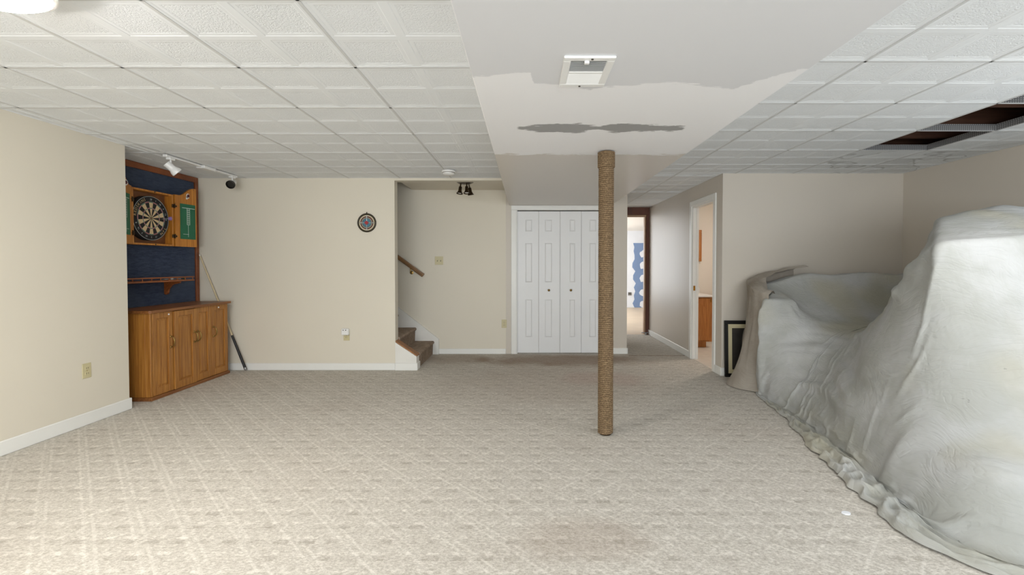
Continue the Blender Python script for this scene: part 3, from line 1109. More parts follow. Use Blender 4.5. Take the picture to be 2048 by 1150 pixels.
# ------------------------------------------------------------------ blue board on the recess wall
bx = XREC + .001
pb = thing('backing_board', 'dark blue fabric wall board with cherry wood trim behind dartboard cabinet', 'wall board', (bx, 4.7, 0.84))
MB().box(bx, bx + .012, 3.985, 5.40, .05, 2.295).build('fabric_panel', 'blue_board', pb)
MB().box(bx, bx + .03, 5.385, 5.435, .05, CZ - .004, .004).build('trim_strip', 'cherry_trim', pb)
MB().box(bx, bx + .03, 3.985, 5.385, 2.235, CZ - .004, .004).build('trim_strip', 'cherry_trim', pb)

# ------------------------------------------------------------------ dartboard cabinet
cx = bx + .013
FX = -3.82                     # front plane of the box
Y0, Y1, Z0, Z1 = 4.425, 4.945, 1.467, 2.024
dc = thing('dartboard_cabinet', 'open pine dartboard cabinet with green chalkboard doors on blue board', 'cabinet', (cx, (Y0 + Y1) / 2, Z0))
t = .018
MB().box(cx, cx + .012, Y0, Y1, Z0, Z1).build('back_panel', 'cabinet_back', dc)
for b in ((cx + .012, FX, Y0, Y0 + t, Z0, Z1), (cx + .012, FX, Y1 - t, Y1, Z0, Z1), (cx + .012, FX, Y0 + t, Y1 - t, Z0, Z0 + t), (cx + .012, FX, Y0 + t, Y1 - t, Z1 - t, Z1)):
    MB().box(*b, .002).build('side_board', 'pine', dc)
for yy in (4.7,):
    for zz_ in (Z0 + .009, Z1 - .009):
        MB().lathe([(.007, 0), (.007, .004), (0, .005)], (FX, yy, zz_), (1, 0, 0), 10).build('screw', 'slot_dark', dc)


def cab_door(yh, yf, xh, xf, sgn):
    """door leaf from hinge y (yh) to free edge (yf); tall arch at the free edge"""
    th = .020
    top = []
    for k in range(13):
        s_ = k / 12
        z_ = Z1 + .006 + .10 * (0.5 - 0.5 * math.cos(PI * min(1, max(0, (s_ - .18) / .72))))
        top.append((yh + (yf - yh) * s_, z_))
    pts = [(yh, Z0)] + top + [(yf, Z0)]
    q = MB()
    n = len(pts)

    def P3(p, dx):
        s_ = (p[0] - yh) / (yf - yh)
        return (xh + (xf - xh) * s_ + dx, p[0], p[1])
    q.add([P3(p, 0) for p in pts] + [P3(p, th) for p in pts],
          [tuple(range(n)), tuple(range(n, 2 * n))[::-1]] + [(i, (i + 1) % n, n + (i + 1) % n, n + i) for i in range(n)])
    d = q.build('cabinet_door', 'pine', dc)

    def pl(s0, s1, z0, z1, lift, th2, name, m):
        q = MB()
        ps = [(yh + (yf - yh) * s0, z0), (yh + (yf - yh) * s1, z0), (yh + (yf - yh) * s1, z1), (yh + (yf - yh) * s0, z1)]
        q.add([P3(p_, th + lift) for p_ in ps] + [P3(p_, th + lift + th2) for p_ in ps],
              [(0, 1, 2, 3), (7, 6, 5, 4), (0, 1, 5, 4), (1, 2, 6, 5), (2, 3, 7, 6), (3, 0, 4, 7)])
        return q
    pl(.22, .93, Z0 + .085, Z0 + .475, 0, .004, '', '').build('chalkboard', 'green_board', d)
    # chalked lines
    q = pl(.30, .90, Z0 + .428, Z0 + .433, .004, .0006, '', '')
    q.add(*(lambda m_: (m_.v, m_.f))(pl(.575, .585, Z0 + .11, Z0 + .425, .004, .0006, '', '')))
    for k in range(8):
        zk = Z0 + .245 + k * .023
        for seg_ in ((.52, .66, zk, zk + .003), (.52, .535, zk, zk + .023), (.645, .66, zk, zk + .023)):
            q.add(*(lambda m_: (m_.v, m_.f))(pl(*seg_, .0044, .0005, '', '')))
    q.add(*(lambda m_: (m_.v, m_.f))(pl(.34, .6, Z0 + .138, Z0 + .141, .004, .0006, '', '')))
    q.build('chalk_lines', 'chalk', d)
    # round emblem with trailing plume
    ec = P3((yh + (yf - yh) * .60, Z1 + .012), th)
    MB().lathe([(.027, 0), (.027, .002), (0, .002)], ec, (1, 0, 0), 24).build('emblem_ring', 'plastic_white', d)
    MB().lathe([(.018, .002), (.018, .0032), (0, .0032)], (ec[0], ec[1] + .003, ec[2] + .002), (1, 0, 0), 20).build('emblem_centre', 'maroon', d)
    q = MB()
    for k in range(2):
        y_ = ec[1] - .026 + k * .011
        q.prism([(y_, ec[2] - .002), (y_ + .009, ec[2] - .006), (y_ + .005, ec[2] - .040), (y_ - .006, ec[2] - .036)], 0, ec[0], ec[0] + .002)
    q.build('emblem_plume', 'plastic_white', d)
    return d


dr_ = cab_door(Y1 + .012, Y1 + .285, FX - .012, FX + .022, 1)
dl_ = cab_door(Y0 - .012, Y0 - .262, FX - .012, FX + .11, -1)
for zz_ in (Z0 + .11, Z1 - .12):
    for (ya, par) in ((Y1 + .006, dr_), (Y0 - .006, dl_)):
        q = MB().box(FX - .004, FX + .006, ya - .028, ya + .028, zz_ - .018, zz_ + .018, .002)
        q.lathe([(.006, -.024), (.006, .024)], (FX + .010, ya, zz_), (0, 0, 1), 8)
        q.build('hinge', 'bronze_dark', par)
        MB().lathe([(.012, 0), (.010, .006), (0, .008)], (FX + .006, ya + (.02 if ya > 4.7 else -.02), zz_), (1, 0, 0), 10).build('hinge', 'bronze_dark', par)

# the dartboard itself
DB = Vector((FX - .055, 4.672, 1.742))
db = thing('dartboard', 'round black and cream dartboard with red and green rings inside pine cabinet', 'dartboard', tuple(DB))
BR = .226
MB().lathe([(BR, -.033), (BR, .030), (BR - .004, .036), (0, .036)], DB, (1, 0, 0), 48).build('board', 'dart_black', db, 40)
xf = DB.x + .036


def ringseg(mb, r0, r1, a0, a1, n=4, x=xf + .0012):
    vs, fs = [], []
    for k in range(n + 1):
        a = a0 + (a1 - a0) * k / n
        for r in (r0, r1):
            vs.append((x, DB.y + r * math.sin(a), DB.z + r * math.cos(a)))
    for k in range(n):
        fs.append((k * 2, k * 2 + 1, k * 2 + 3, k * 2 + 2))
    mb.add(vs, fs)


def dseg(nm, m, *a_):
    q = MB()
    ringseg(q, *a_)
    q.build(nm, m, db)


for k in range(20):
    a0, a1 = 2 * PI * (k - .5) / 20, 2 * PI * (k + .5) / 20
    light = k % 2 == 0
    dseg('segment', 'sisal' if light else 'dart_black', .014, .098, a0, a1)
    dseg('segment', 'sisal' if light else 'dart_black', .107, .160, a0, a1)
    dseg('treble_segment', 'dart_green' if light else 'dart_red', .098, .107, a0, a1)
    dseg('double_segment', 'dart_green' if light else 'dart_red', .160, .170, a0, a1)
dseg('outer_bull', 'dart_green', .007, .014, 0, 2 * PI, 24)
MB().lathe([(.007, 0), (.007, .002), (0, .002)], (xf, DB.y, DB.z), (1, 0, 0), 14).build('bullseye', 'dart_red', db)
q = MB()
for r in (.0985, .1065, .1605, .1695):
    q.lathe([(r - .0007, .0012), (r - .0007, .0022), (r + .0007, .0022), (r + .0007, .0012)], (xf, DB.y, DB.z), (1, 0, 0), 40, cap=False)
q.lathe([(BR - .006, .0), (BR - .006, .002), (BR - .003, .002), (BR - .003, 0)], (xf, DB.y, DB.z), (1, 0, 0), 48, cap=False)
q.build('wire_ring', 'silver', db)
nums = '20 1 18 4 13 6 10 15 2 17 3 19 7 16 8 11 14 9 12 5'.split()
for k, s_ in enumerate(nums):
    a = 2 * PI * k / 20
    rad_ = Vector((0, math.sin(a), math.cos(a)))
    tang = Vector((0, math.cos(a), -math.sin(a)))
    if 14 < k < 20 or k in (7, 6):
        continue
    o_ = Vector((xf + .0015, DB.y, DB.z)) + rad_ * .184
    q = MB()
    put_text(q, s_, .026, o_, tang, rad_)
    q.build('number', 'silver', db)
for k, ch in enumerate('REDSKINS'):
    a = R(-84 + k * 8.6)
    rad_ = Vector((0, math.sin(a), math.cos(a)))
    tang = Vector((0, math.cos(a), -math.sin(a)))
    q = MB()
    put_text(q, ch, .040, Vector((xf + .0018, DB.y, DB.z)) + rad_ * .183, tang, rad_)
    q.build('letter', 'gold_letter', db)
for k, ch in enumerate('NFL'):
    a = R(138 - k * 10)
    rad_ = Vector((0, math.sin(a), math.cos(a)))
    tang = Vector((0, math.cos(a), -math.sin(a)))
    q = MB()
    put_text(q, ch, .040, Vector((xf + .0018, DB.y, DB.z)) + rad_ * .211, -tang, -rad_)
    q.build('letter', 'gold_letter', db)

# darts stuck in the board
for (yy, zz_, lab) in ((.105, .002, 'purple-flighted dart stuck in the right side of the dartboard'),):
    o0 = Vector((xf, DB.y + yy, DB.z + zz_))
    dv = Vector((1, .05, .06)).normalized()
    dd = thing('dart', lab, 'dart', tuple(o0))
    MB().tube([o0 - dv * .012, o0 + dv * .03], [.0006, .0012], 6).build('point', 'steel', dd)
    MB().tube([o0 + dv * .03, o0 + dv * .035, o0 + dv * .075, o0 + dv * .08], [.002, .0034, .0034, .002], 8).build('barrel', 'silver', dd)
    q = MB()
    for (e1) in (Vector((0, 1, 0)), Vector((0, 0, 1))):
        e2 = (e1 - dv * e1.dot(dv)).normalized()
        for sg in (-1, 1):
            bvs = [o0 + dv * .085, o0 + dv * .10 + e2 * sg * .018, o0 + dv * .125 + e2 * sg * .018, o0 + dv * .125]
            nrm = dv.cross(e2) * .0006
            q.add([b_ - nrm for b_ in bvs] + [b_ + nrm for b_ in bvs], [(0, 1, 2, 3), (7, 6, 5, 4), (0, 1, 5, 4), (1, 2, 6, 5), (2, 3, 7, 6), (3, 0, 4, 7)])
    q.build('flight', 'dart_purple', dd)
    MB().tube([o0 + dv * .08, o0 + dv * .125], .0016, 6).build('shaft', 'plastic_white', dd)

# ------------------------------------------------------------------ shelf with gallery rail
sx0, sx1, sy0, sy1, sz = bx + .013, -3.715, 4.06, 5.10, 1.088
sh = thing('gallery_shelf', 'small wooden shelf with gallery rail below the dartboard cabinet', 'shelf', (sx0, (sy0 + sy1) / 2, sz - .14))
MB().box(sx0, sx1, sy0, sy1, sz, sz + .017, .003).build('shelf_board', 'shelf_wood', sh)
MB().box(sx1 - .016, sx1, sy0, sy1, sz + .038, sz + .052, .003).build('gallery_rail', 'shelf_wood', sh)
for k in range(10):
    yy = sy0 + .02 + k * (sy1 - sy0 - .04) / 9
    MB().lathe([(.004, 0), (.0065, .008), (.004, .013), (.004, .021)], (sx1 - .008, yy, sz + .017), (0, 0, 1), 8).build('spindle', 'shelf_wood', sh)
for yy in (4.20, 4.93):
    pts = [(sx0, sz), (sx1 - .03, sz), (sx1 - .035, sz - .018)]
    for k in range(9):
        s_ = k / 8
        pts.append((sx1 - .045 - (sx1 - sx0 - .085) * (1 - (1 - s_) ** 2) ** .5 * .98, sz - .022 - .095 * s_))
    pts += [(sx0 + .035, sz - .135), (sx0 + .018, sz - .145), (sx0, sz - .138)]
    MB().prism(pts, 1, yy - .011, yy + .011).build('bracket', 'shelf_wood', sh)
# darts lying on the shelf
for k, (yy, m, lab) in enumerate(((4.78, 'plastic_white', 'white-flighted dart lying on the gallery shelf'), (4.93, 'dart_green', 'green-flighted dart lying on the gallery shelf'))):
    o0 = Vector((-3.80 + .02 * k, yy, sz + .017 + .008))
    dd = thing('dart', lab, 'dart', (o0.x, o0.y, sz + .017))
    MB().tube([o0 + Vector((0, -.06, -.004)), o0 + Vector((0, .0, 0))], [.0008, .003], 6).build('point', 'steel', dd)
    MB().tube([o0, o0 + Vector((0, .05, 0))], .0045, 8).build('barrel', 'silver', dd)
    MB().tube([o0 + Vector((0, .05, 0)), o0 + Vector((0, .11, .004))], .002, 6).build('shaft', 'black', dd)
    q = MB().box(o0.x - .014, o0.x + .014, o0.y + .085, o0.y + .118, o0.z + .002, o0.z + .0032)
    q.box(o0.x - .0006, o0.x + .0006, o0.y + .085, o0.y + .118, o0.z - .006, o0.z + .018)
    q.build('flight', m, dd)

# ------------------------------------------------------------------ oak cabinet
CFX = -3.475
CY0, CY1, CH = 4.195, 5.290, 0.842
cb = thing('oak_cabinet', 'low oak cabinet with four panelled doors and brass handles under the shelf', 'cabinet', (-3.7, (CY0 + CY1) / 2, 0))
xb = bx + .034
q = MB().box(xb, CFX - .06, CY0 + .02, CY1, .032, CH - .024)
q.build('carcass', 'oak_side', cb)
MB().box(xb, CFX + .012, CY0 - .01, CY1 + .012, 0, .032, .004).build('plinth', 'oak_top', cb)
MB().prism([(xb, CY0 - .015), (CFX + .012, CY0 - .03), (CFX + .026, CY0 - .015), (CFX + .026, CY1 + .022), (xb, CY1 + .022)], 2, CH - .024, CH).build('top_board', 'oak_top', cb)
ep = MB().box(xb + .06, CFX - .05, CY0, CY0 + .02, .034, CH - .026, .002).build('end_panel', 'oak_side', cb)
MB().box(CFX - .05, CFX + .0, CY0 - .002, CY0 + .02, .034, CH - .026, .003).build('corner_post', 'oak', cb)
MB().box(xb, xb + .06, CY0 - .002, CY0 + .02, .034, CH - .026, .002).build('side_stile', 'oak_top', cb)
for zz_ in (.10, .72):
    MB().box(xb + .04, xb + .065, CY0 - .008, CY0 - .002, zz_, zz_ + .05, .002).build('hinge', 'black', cb)
dys = [CY0 + .024, 4.468, 4.768, 5.012, CY1]
for k in range(4):
    y0, y1 = dys[k] + .003, dys[k + 1] - .003
    prx = (0.0, 0.012, 0.0, 0.0)[k]
    z0, z1 = .036, CH - .028 - (.0 if k != 1 else .004)
    f0, f1 = CFX - .022 + prx, CFX + prx
    sw = .052
    d = MB().box(f0, f1, y0, y0 + sw, z0, z1, .002).box(f0, f1, y1 - sw, y1, z0, z1, .002).box(f0, f1, y0 + sw, y1 - sw, z0, z0 + .07, .002).box(f0, f1, y0 + sw, y1 - sw, z1 - .055, z1, .002).build('cabinet_door', 'oak', cb)
    q = MB()
    py0, py1, pz0, pz1 = y0 + sw, y1 - sw, z0 + .07, z1 - .055
    rings = [(0, f1 - .010), (.004, f1 - .011), (.026, f1 - .005)]
    vs = []
    for ins, xx in rings:
        vs += [(xx, py0 + ins, pz0 + ins), (xx, py1 - ins, pz0 + ins), (xx, py1 - ins, pz1 - ins), (xx, py0 + ins, pz1 - ins)]
    fs = [(kk * 4 + s_, kk * 4 + (s_ + 1) % 4, kk * 4 + 4 + (s_ + 1) % 4, kk * 4 + 4 + s_) for kk in range(2) for s_ in range(4)] + [(8, 9, 10, 11)]
    q.add(vs, fs)
    q.build('door_panel', 'oak', d)
    hy = (y1 - .028) if k in (0, 1) else (y0 + .030)
    hz = .515 if k != 3 else .525
    arc_ = []
    for s_ in range(13):
        a = PI * s_ / 12
        arc_.append((f1 + .004 + .034 * math.sin(a), hy, hz + .052 * math.cos(a)))
    hq = MB().tube(arc_, [.0045 + .0025 * math.sin(PI * s_ / 12) for s_ in range(13)], 8)
    for sg in (-1, 1):
        hq.lathe([(.011, 0), (.011, .004), (.005, .010)], (f1, hy, hz + .052 * sg), (1, 0, 0), 12)
    hq.build('handle', 'brass_aged', d, 50)
    if k in (0, 3):
        MB().lathe([(.008, 0), (.008, .004), (.005, .007), (0, .007)], (f1, (y1 - .05) if k == 0 else (y0 + y1) / 2 - .02, z1 - .028), (1, 0, 0), 12).build('catch', 'plastic_white', d)

# pool cue leaning in the corner
c0, c1 = Vector((-3.335, 5.395, 0.012)), Vector((-3.885, 5.418, 1.385))
cu = thing('pool_cue', 'pool cue with pale shaft and black butt leaning in corner behind cabinet', 'pool cue', tuple(c0))
MB().tube([c0.lerp(c1, .30), c0.lerp(c1, .31), c0.lerp(c1, .99)], [.0115, .0113, .0068], 12).build('shaft', 'cue_maple', cu, 50)
MB().tube([c0.lerp(c1, .02), c0.lerp(c1, .302)], [.0155, .0125], 12).build('butt', 'black', cu, 50)
MB().tube([c0, c0.lerp(c1, .006), c0.lerp(c1, .022)], [.012, .0165, .0162], 12).build('bumper', 'steel', cu, 50)
MB().tube([c0.lerp(c1, .99), c1], [.0070, .0066], 10).build('tip', 'plastic_white', cu)


# ------------------------------------------------------------------ outlets and switches
def plate(name, label, cat, pos, nrm, w, h_, kind):
    """nrm: 'x+' or 'y-'"""
    px, py, pz = pos
    o = thing(name, label, cat, pos)

    def bx_(u0, u1, z0, z1, d0, d1, nm, m, bev=.0015):
        q = MB()
        if nrm == 'x+':
            q.box(px + d0, px + d1, py + u0, py + u1, pz + z0, pz + z1, bev)
        else:
            q.box(px + u0, px + u1, py - d1, py - d0, pz + z0, pz + z1, bev)
        return q.build(nm, m, o)
    bx_(-w / 2, w / 2, -h_ / 2, h_ / 2, 0, .006, 'cover_plate', 'plate_ivory', .002)
    if kind == 'outlet':
        for zc in (-.021, .021):
            r = bx_(-.017, .017, zc - .014, zc + .014, .006, .009, 'receptacle', 'plate_ivory', .002)
            q = bx_(-.009, -.006, zc - .006, zc + .006, .009, .0094, 'slot', 'slot_dark', 0)
            q = bx_(.006, .009, zc - .006, zc + .006, .009, .0094, 'slot', 'slot_dark', 0)
        bx_(-.003, .003, -.003, .003, .006, .0072, 'screw', 'brass_aged', .001)
    else:
        for uc in (-.023, .023):
            bx_(uc - .006, uc + .006, -.012, .012, .006, .008, 'switch_slot', 'slot_dark', 0)
            bx_(uc - .004, uc + .004, -.002, .012, .008, .018, 'toggle', 'plate_ivory', .001)
    return o


plate('outlet', 'ivory wall outlet low on the left wall', 'outlet', (XL, 3.585, .43), 'x+', .072, .117, 'outlet')
plate('outlet', 'ivory wall outlet with white plug-in alarm on the back wall', 'outlet', (-2.155, YB, .415), 'y-', .072, .117, 'outlet')
plate('outlet', 'ivory wall outlet beside the closet door casing', 'outlet', (-.31, YA, .43), 'y-', .072, .117, 'outlet')
plate('light_switch', 'ivory double light switch on the wall beside the stairs', 'light switch', (-1.23, YA, 1.325), 'y-', .117, .117, 'switch')
o = thing('plug_in_alarm', 'white plug-in alarm in the back wall outlet', 'alarm', (-2.16, YB - .009, .455))
MB().box(-2.205, -2.115, YB - .046, YB - .0095, .425, .505, .010).build('housing', 'plastic_white', o)
MB().box(-2.183, -2.171, YB - .0485, YB - .046, .482, .492, .001).box(-2.153, -2.141, YB - .0485, YB - .046, .482, .492, .001).build('indicator', 'slot_dark', o)

# ------------------------------------------------------------------ round wall target
TC = Vector((-1.90, YB, 1.767))
o = thing('wall_target', 'small round blue and red target ornament on the back wall', 'wall ornament', tuple(TC))


def ty(r0, r1, d0, d1, nm, m, par=o, seg=40):
    return MB().lathe([(r0, d0), (r0, d1), (r1, d1), (r1, d0)], TC, (0, -1, 0), seg, cap=False).build(nm, m, par, 40)


MB().lathe([(.098, 0), (.098, .006), (0, .006)], TC, (0, -1, 0), 40).build('backing', 'ring_cream', o, 40)
MB().tube([TC + Vector((.103 * math.cos(a), -.008, .103 * math.sin(a))) for a in [2 * PI * k / 40 for k in range(41)]], .011, 8, cap=False).build('outer_ring', 'olive_metal', o, 60)
ty(.078, .092, .006, .0075, 'ring_band', 'ring_cream')
ty(.066, .078, .006, .008, 'ring_band', 'maroon')
ty(.058, .063, .0065, .009, 'ring_band', 'ring_cream')
ty(.052, .066, .006, .0078, 'ring_band', 'olive_metal')
MB().lathe([(.053, .006), (.053, .009), (0, .009)], TC, (0, -1, 0), 36).build('centre_disc', 'teal', o, 40)
q = MB()
for a in (0, PI / 2, PI, 1.5 * PI):
    dv = Vector((math.cos(a), 0, math.sin(a)))
    q.tube([TC + Vector((0, -.012, 0)), TC + dv * .06 + Vector((0, -.012, 0)), TC + dv * .066 + Vector((0, -.012, 0)), TC + dv * .09 + Vector((0, -.010, 0))], [.006, .0028, .005, .004], 8)
q.build('cross_bar', 'silver', o, 50)
q = MB()
q.prism([(TC.x - .026, TC.z), (TC.x, TC.z - .026), (TC.x + .026, TC.z), (TC.x, TC.z + .026)], 1, YB - .021, YB - .014)
q.build('centre_diamond', 'dart_red', o)
MB().tube([TC + Vector((0, -.008, .11)), TC + Vector((0, -.006, .128))], [.009, .004], 8).build('hanger', 'olive_metal', o)

# ------------------------------------------------------------------ track light
tx = -3.365
tl = thing('track_light', 'white track light with two spot heads on the ceiling by the cabinet', 'track light', (tx, 4.75, CZ))
tz = CZ - .003
MB().box(tx - .017, tx + .017, 4.27, 5.29, tz - .02, tz, .003).build('track', 'plastic_white', tl)
MB().box(tx - .02, tx + .02, 4.26, 4.275, tz - .023, tz, .003).box(tx - .02, tx + .02, 5.285, 5.30, tz - .023, tz, .003).build('end_cap', 'plastic_white', tl)
MB().box(tx - .045, tx + .045, 4.72, 4.90, tz - .032, tz, .006).build('feed_box', 'plastic_white', tl)


def spot_head(y, dv, zdrop, K=.86):
    top = Vector((tx, y, tz - .02))
    MBq = MB().box(tx - .022, tx + .022, y - .032, y + .032, tz - .040, tz - .018, .004)
    ad = MBq.build('adapter', 'plastic_white', tl)
    piv = top + Vector((0, 0, -zdrop))
    MB().tube([top + Vector((0, 0, -.02)), piv], .008, 10).build('stem', 'plastic_white', tl, 50)
    dv = Vector(dv).normalized()
    b0 = piv - dv * .045 + Vector((0, 0, -.030))
    hd = MB().lathe([(K * a_, K * b_) for a_, b_ in [(.036, 0), (.038, .006), (.038, .070), (.040, .082), (.052, .105), (.053, .130), (.049, .132), (.046, .118), (.035, .100), (.018, .075), (0, .070)]], b0, dv, 28).build('lamp_head', 'plastic_white', tl, 45)
    MB().lathe([(K * a_, K * b_) for a_, b_ in [(.0535, .116), (.0555, .134), (.043, .136), (.041, .122)]], b0, dv, 28, cap=False).build('rim', 'black_gloss' if dv.y < 0 else 'plastic_white', hd, 40)
    MB().lathe([(K * a_, K * b_) for a_, b_ in [(.0465, .122), (.036, .102), (.018, .080), (0, .076)]], b0, dv, 24).build('reflector', 'black_gloss' if dv.y < 0 else 'chrome', hd, 60)
    MB().lathe([(K * a_, K * b_) for a_, b_ in [(.014, .080), (.020, .100), (.014, .112), (0, .116)]], b0, dv, 16).build('bulb', 'chrome', hd, 60)
    # vented rear cap
    q = MB()
    u = dv.cross(Vector((0, 0, 1))).normalized()
    w_ = dv.cross(u)
    for k in range(6):
        a = 2 * PI * (k + .5) / 6
        c_ = b0 + (u * math.cos(a) + w_ * math.sin(a)) * .021 * K
        q.lathe([(.0072, -.0015), (.0072, .001), (0, .001)], c_, dv, 10)
    q.build('vent_hole', 'slot_dark', hd)


spot_head(4.33, (.55, .55, -.72), .055)
spot_head(5.235, (.25, -.86, -.40), .045)

# ------------------------------------------------------------------ smoke detector, spot fixture, vent, dome lamp
sd = thing('smoke_detector', 'white round smoke detector on the ceiling near the stair alcove', 'smoke detector', (-.85, 5.02, CZ))
MB().lathe([(.075, -.003), (.075, -.018), (.070, -.022)], (-.85, 5.02, CZ), (0, 0, 1), 32).build('base', 'plastic_white', sd, 40)
MB().lathe([(.064, -.024), (.062, -.038), (.050, -.048), (0, -.050)], (-.85, 5.02, CZ), (0, 0, 1), 32).build('cover', 'plastic_white', sd, 40)
MB().lathe([(.066, -.018), (.066, -.026)], (-.85, 5.02, CZ), (0, 0, 1), 32).build('sensor_gap', 'slot_dark', sd)

fx, fy, fz = -.775, 5.80, CZ + .02
sf = thing('spotlight_fixture', 'bronze ceiling spotlight cluster in the stair alcove', 'ceiling light', (fx, fy, fz))
MB().lathe([(.108, 0), (.108, -.008), (.075, -.026), (0, -.034)], (fx, fy, fz), (0, 0, 1), 32).build('canopy', 'bronze_dark', sf, 40)
for (dx, dy, lean) in ((-.048, -.03, (-.10, -.15)), (.028, -.045, (.02, -.2)), (.045, .05, (.16, .15))):
    a = Vector((fx + dx, fy + dy, fz - .025))
    dv = Vector((lean[0], lean[1], -1)).normalized()
    MB().tube([a, a + dv * .05], .0085, 8).build('stem', 'bronze_dark', sf, 50)
    hd = MB().lathe([(.010, .04), (.020, .048), (.021, .095), (.030, .118), (.042, .135), (.040, .137), (.028, .120)], a, dv, 20, cap=False).build('lamp_head', 'bronze_dark', sf, 50)
    MB().lathe([(.030, .124), (.022, .130), (0, .134)], a, dv, 16).build('bulb', 'plastic_white', hd, 60)

vx0, vx1, vy0, vy1 = .152, .362, 1.835, 2.135
av = thing('air_vent', 'white metal air register with louvres in the soffit', 'air vent', ((vx0 + vx1) / 2, (vy0 + vy1) / 2, SZ))
fr = .032
zf = SZ - .010
q = MB()
for b in ((vx0, vx1, vy0, vy0 + fr), (vx0, vx1, vy1 - fr, vy1), (vx0, vx0 + fr, vy0 + fr, vy1 - fr), (vx1 - fr, vx1, vy0 + fr, vy1 - fr)):
    q.box(*b, zf, SZ, .003)
q.build('frame', 'plastic_white', av)
ym = (vy0 + vy1) / 2 - .005
MB().box(vx0 + fr, vx1 - fr, ym - .006, ym + .006, zf, SZ, .002).build('centre_bar', 'plastic_white', av)
MB().box(vx0 + fr, vx1 - fr, vy0 + fr, vy1 - fr, SZ - .0012, SZ - .0006).build('duct_opening', 'dark_gap', av)
for (ya, yb, sg) in ((vy0 + fr, ym - .006, 1), (ym + .006, vy1 - fr, -1)):
    n = 10
    for k in range(n):
        yy = ya + (yb - ya) * (k + .5) / n
        dy = .0062 * sg
        MB().add([(vx0 + fr, yy - dy, zf + .0005), (vx1 - fr, yy - dy, zf + .0005), (vx1 - fr, yy + dy * .4, SZ - .0015), (vx0 + fr, yy + dy * .4, SZ - .0015),
                  (vx0 + fr, yy - dy, zf + .0013), (vx1 - fr, yy - dy, zf + .0013), (vx1 - fr, yy + dy * .4 + .0006, SZ - .0008), (vx0 + fr, yy + dy * .4 + .0006, SZ - .0008)],
                 [(0, 1, 2, 3), (4, 7, 6, 5), (0, 4, 5, 1), (2, 6, 7, 3)]).build('louvre', 'plastic_white' if sg < 0 else 'plastic_white', av)
MB().box(vx0 + .085, vx0 + .105, vy0 + .024, vy0 + .042, zf - .010, zf, .002).build('damper_lever', 'plastic_white', av)
for (xx, yy) in (((vx0 + vx1) / 2 + .01, vy0 + .012), ((vx0 + vx1) / 2 - .01, vy1 - .012)):
    MB().lathe([(.005, 0), (.005, -.003), (0, -.0035)], (xx, yy, zf), (0, 0, 1), 10).build('screw', 'slot_dark', av)


def dome_lamp(label, loc, r, m):
    o = thing('ceiling_lamp', label, 'ceiling light', loc)
    x, y, z = loc
    MB().lathe([(r * .62, 0), (r * .62, -.02), (r * .60, -.024)], loc, (0, 0, 1), 32).build('base', 'plastic_white', o, 40)
    MB().lathe([(r * .60, -.012), (r * 1.02, -.020), (r * 1.06, -.030), (r * 1.06, -.070), (r * .99, -.076), (r * .99, -.066)], loc, (0, 0, 1), 36, cap=False).build('glow_block_rim', 'plastic_white', o, 40)  # opaque rim added to keep the glow off the ceiling
    MB().lathe([(r * .98, -.068), (r * .95, -.082), (r * .84, -.096), (r * .55, -.112), (r * .25, -.122), (0, -.124)], loc, (0, 0, 1), 36).build('glass_dome', m, o, 60)
    return o


dome_lamp('glowing white dome lamp on the tiled ceiling at the upper left', (-1.86, 1.56, CZ), .185, 'lamp_glow')
dome_lamp('white dome lamp on the tiled ceiling above the near side of the drop cloth', (2.72, 2.0, CZ), .185, 'lamp_glow_soft')
dome_lamp('unseen warm dome lamp added to light the bathroom', (3.0, 6.2, CZ), .14, 'bath_glow')  # out of view, added only to light the bathroom

# ------------------------------------------------------------------ bathroom furniture
VX0, VX1, VY0, VY1 = 2.36, 2.815, 6.87, 7.44
vn = thing('bathroom_vanity', 'oak bathroom vanity with arched door panel seen through the doorway', 'vanity', ((VX0 + VX1) / 2, 7.15, .006))
MB().box(VX0, VX1, VY0 + .02, VY1, .10, .775).box(VX0, VX1 - .06, VY0 + .07, VY1, .006, .10).build('carcass', 'bath_oak', vn)
MB().box(VX1 - .04, VX1, VY0, VY0 + .02, .10, .775, .002).box(VX0, VX1 - .04, VY0, VY0 + .02, .10, .14, .002).box(VX0, VX1 - .04, VY0, VY0 + .02, .745, .775, .002).build('face_frame', 'bath_oak', vn)
d = MB().box(VX0 + .03, VX1 - .035, VY0 - .018, VY0, .125, .76, .003).build('cabinet_door', 'bath_oak', vn)
pts = [(VX0 + .09, .19), (VX1 - .095, .19), (VX1 - .095, .60)]
for k in range(1, 12):
    s_ = k / 12
    pts.append((VX1 - .095 - (VX1 - VX0 - .185) * s_, .60 + .085 * math.sin(PI * s_)))
pts.append((VX0 + .09, .60))
MB().prism(pts, 1, VY0 - .026, VY0 - .018).build('door_panel', 'bath_oak', d)
MB().lathe([(.006, 0), (.012, .012), (.014, .020), (0, .026)], (VX0 + .06, VY0 - .018, .5), (0, -1, 0), 14).build('knob', 'plastic_white', d, 40)
MB().box(VX1 - .034, VX1 - .02, VY0 - .022, VY0, .70, .74, .002).build('hinge', 'brass', d)
ct = thing('vanity_top', 'white vanity countertop with backsplash', 'countertop', ((VX0 + VX1) / 2, 7.15, .776))
MB().box(VX0, VX1 + .02, VY0 - .03, VY1, .776, .806, .006).build('counter_slab', 'plastic_white', ct)
MB().box(VX0, VX1 + .02, VY1 - .02, VY1 + .004, .806, .90, .004).build('backsplash', 'plastic_white', ct)
mc = thing('mirror_cabinet', 'oak framed bathroom mirror on the white bathroom wall', 'mirror', (2.62, 7.45, 1.32))
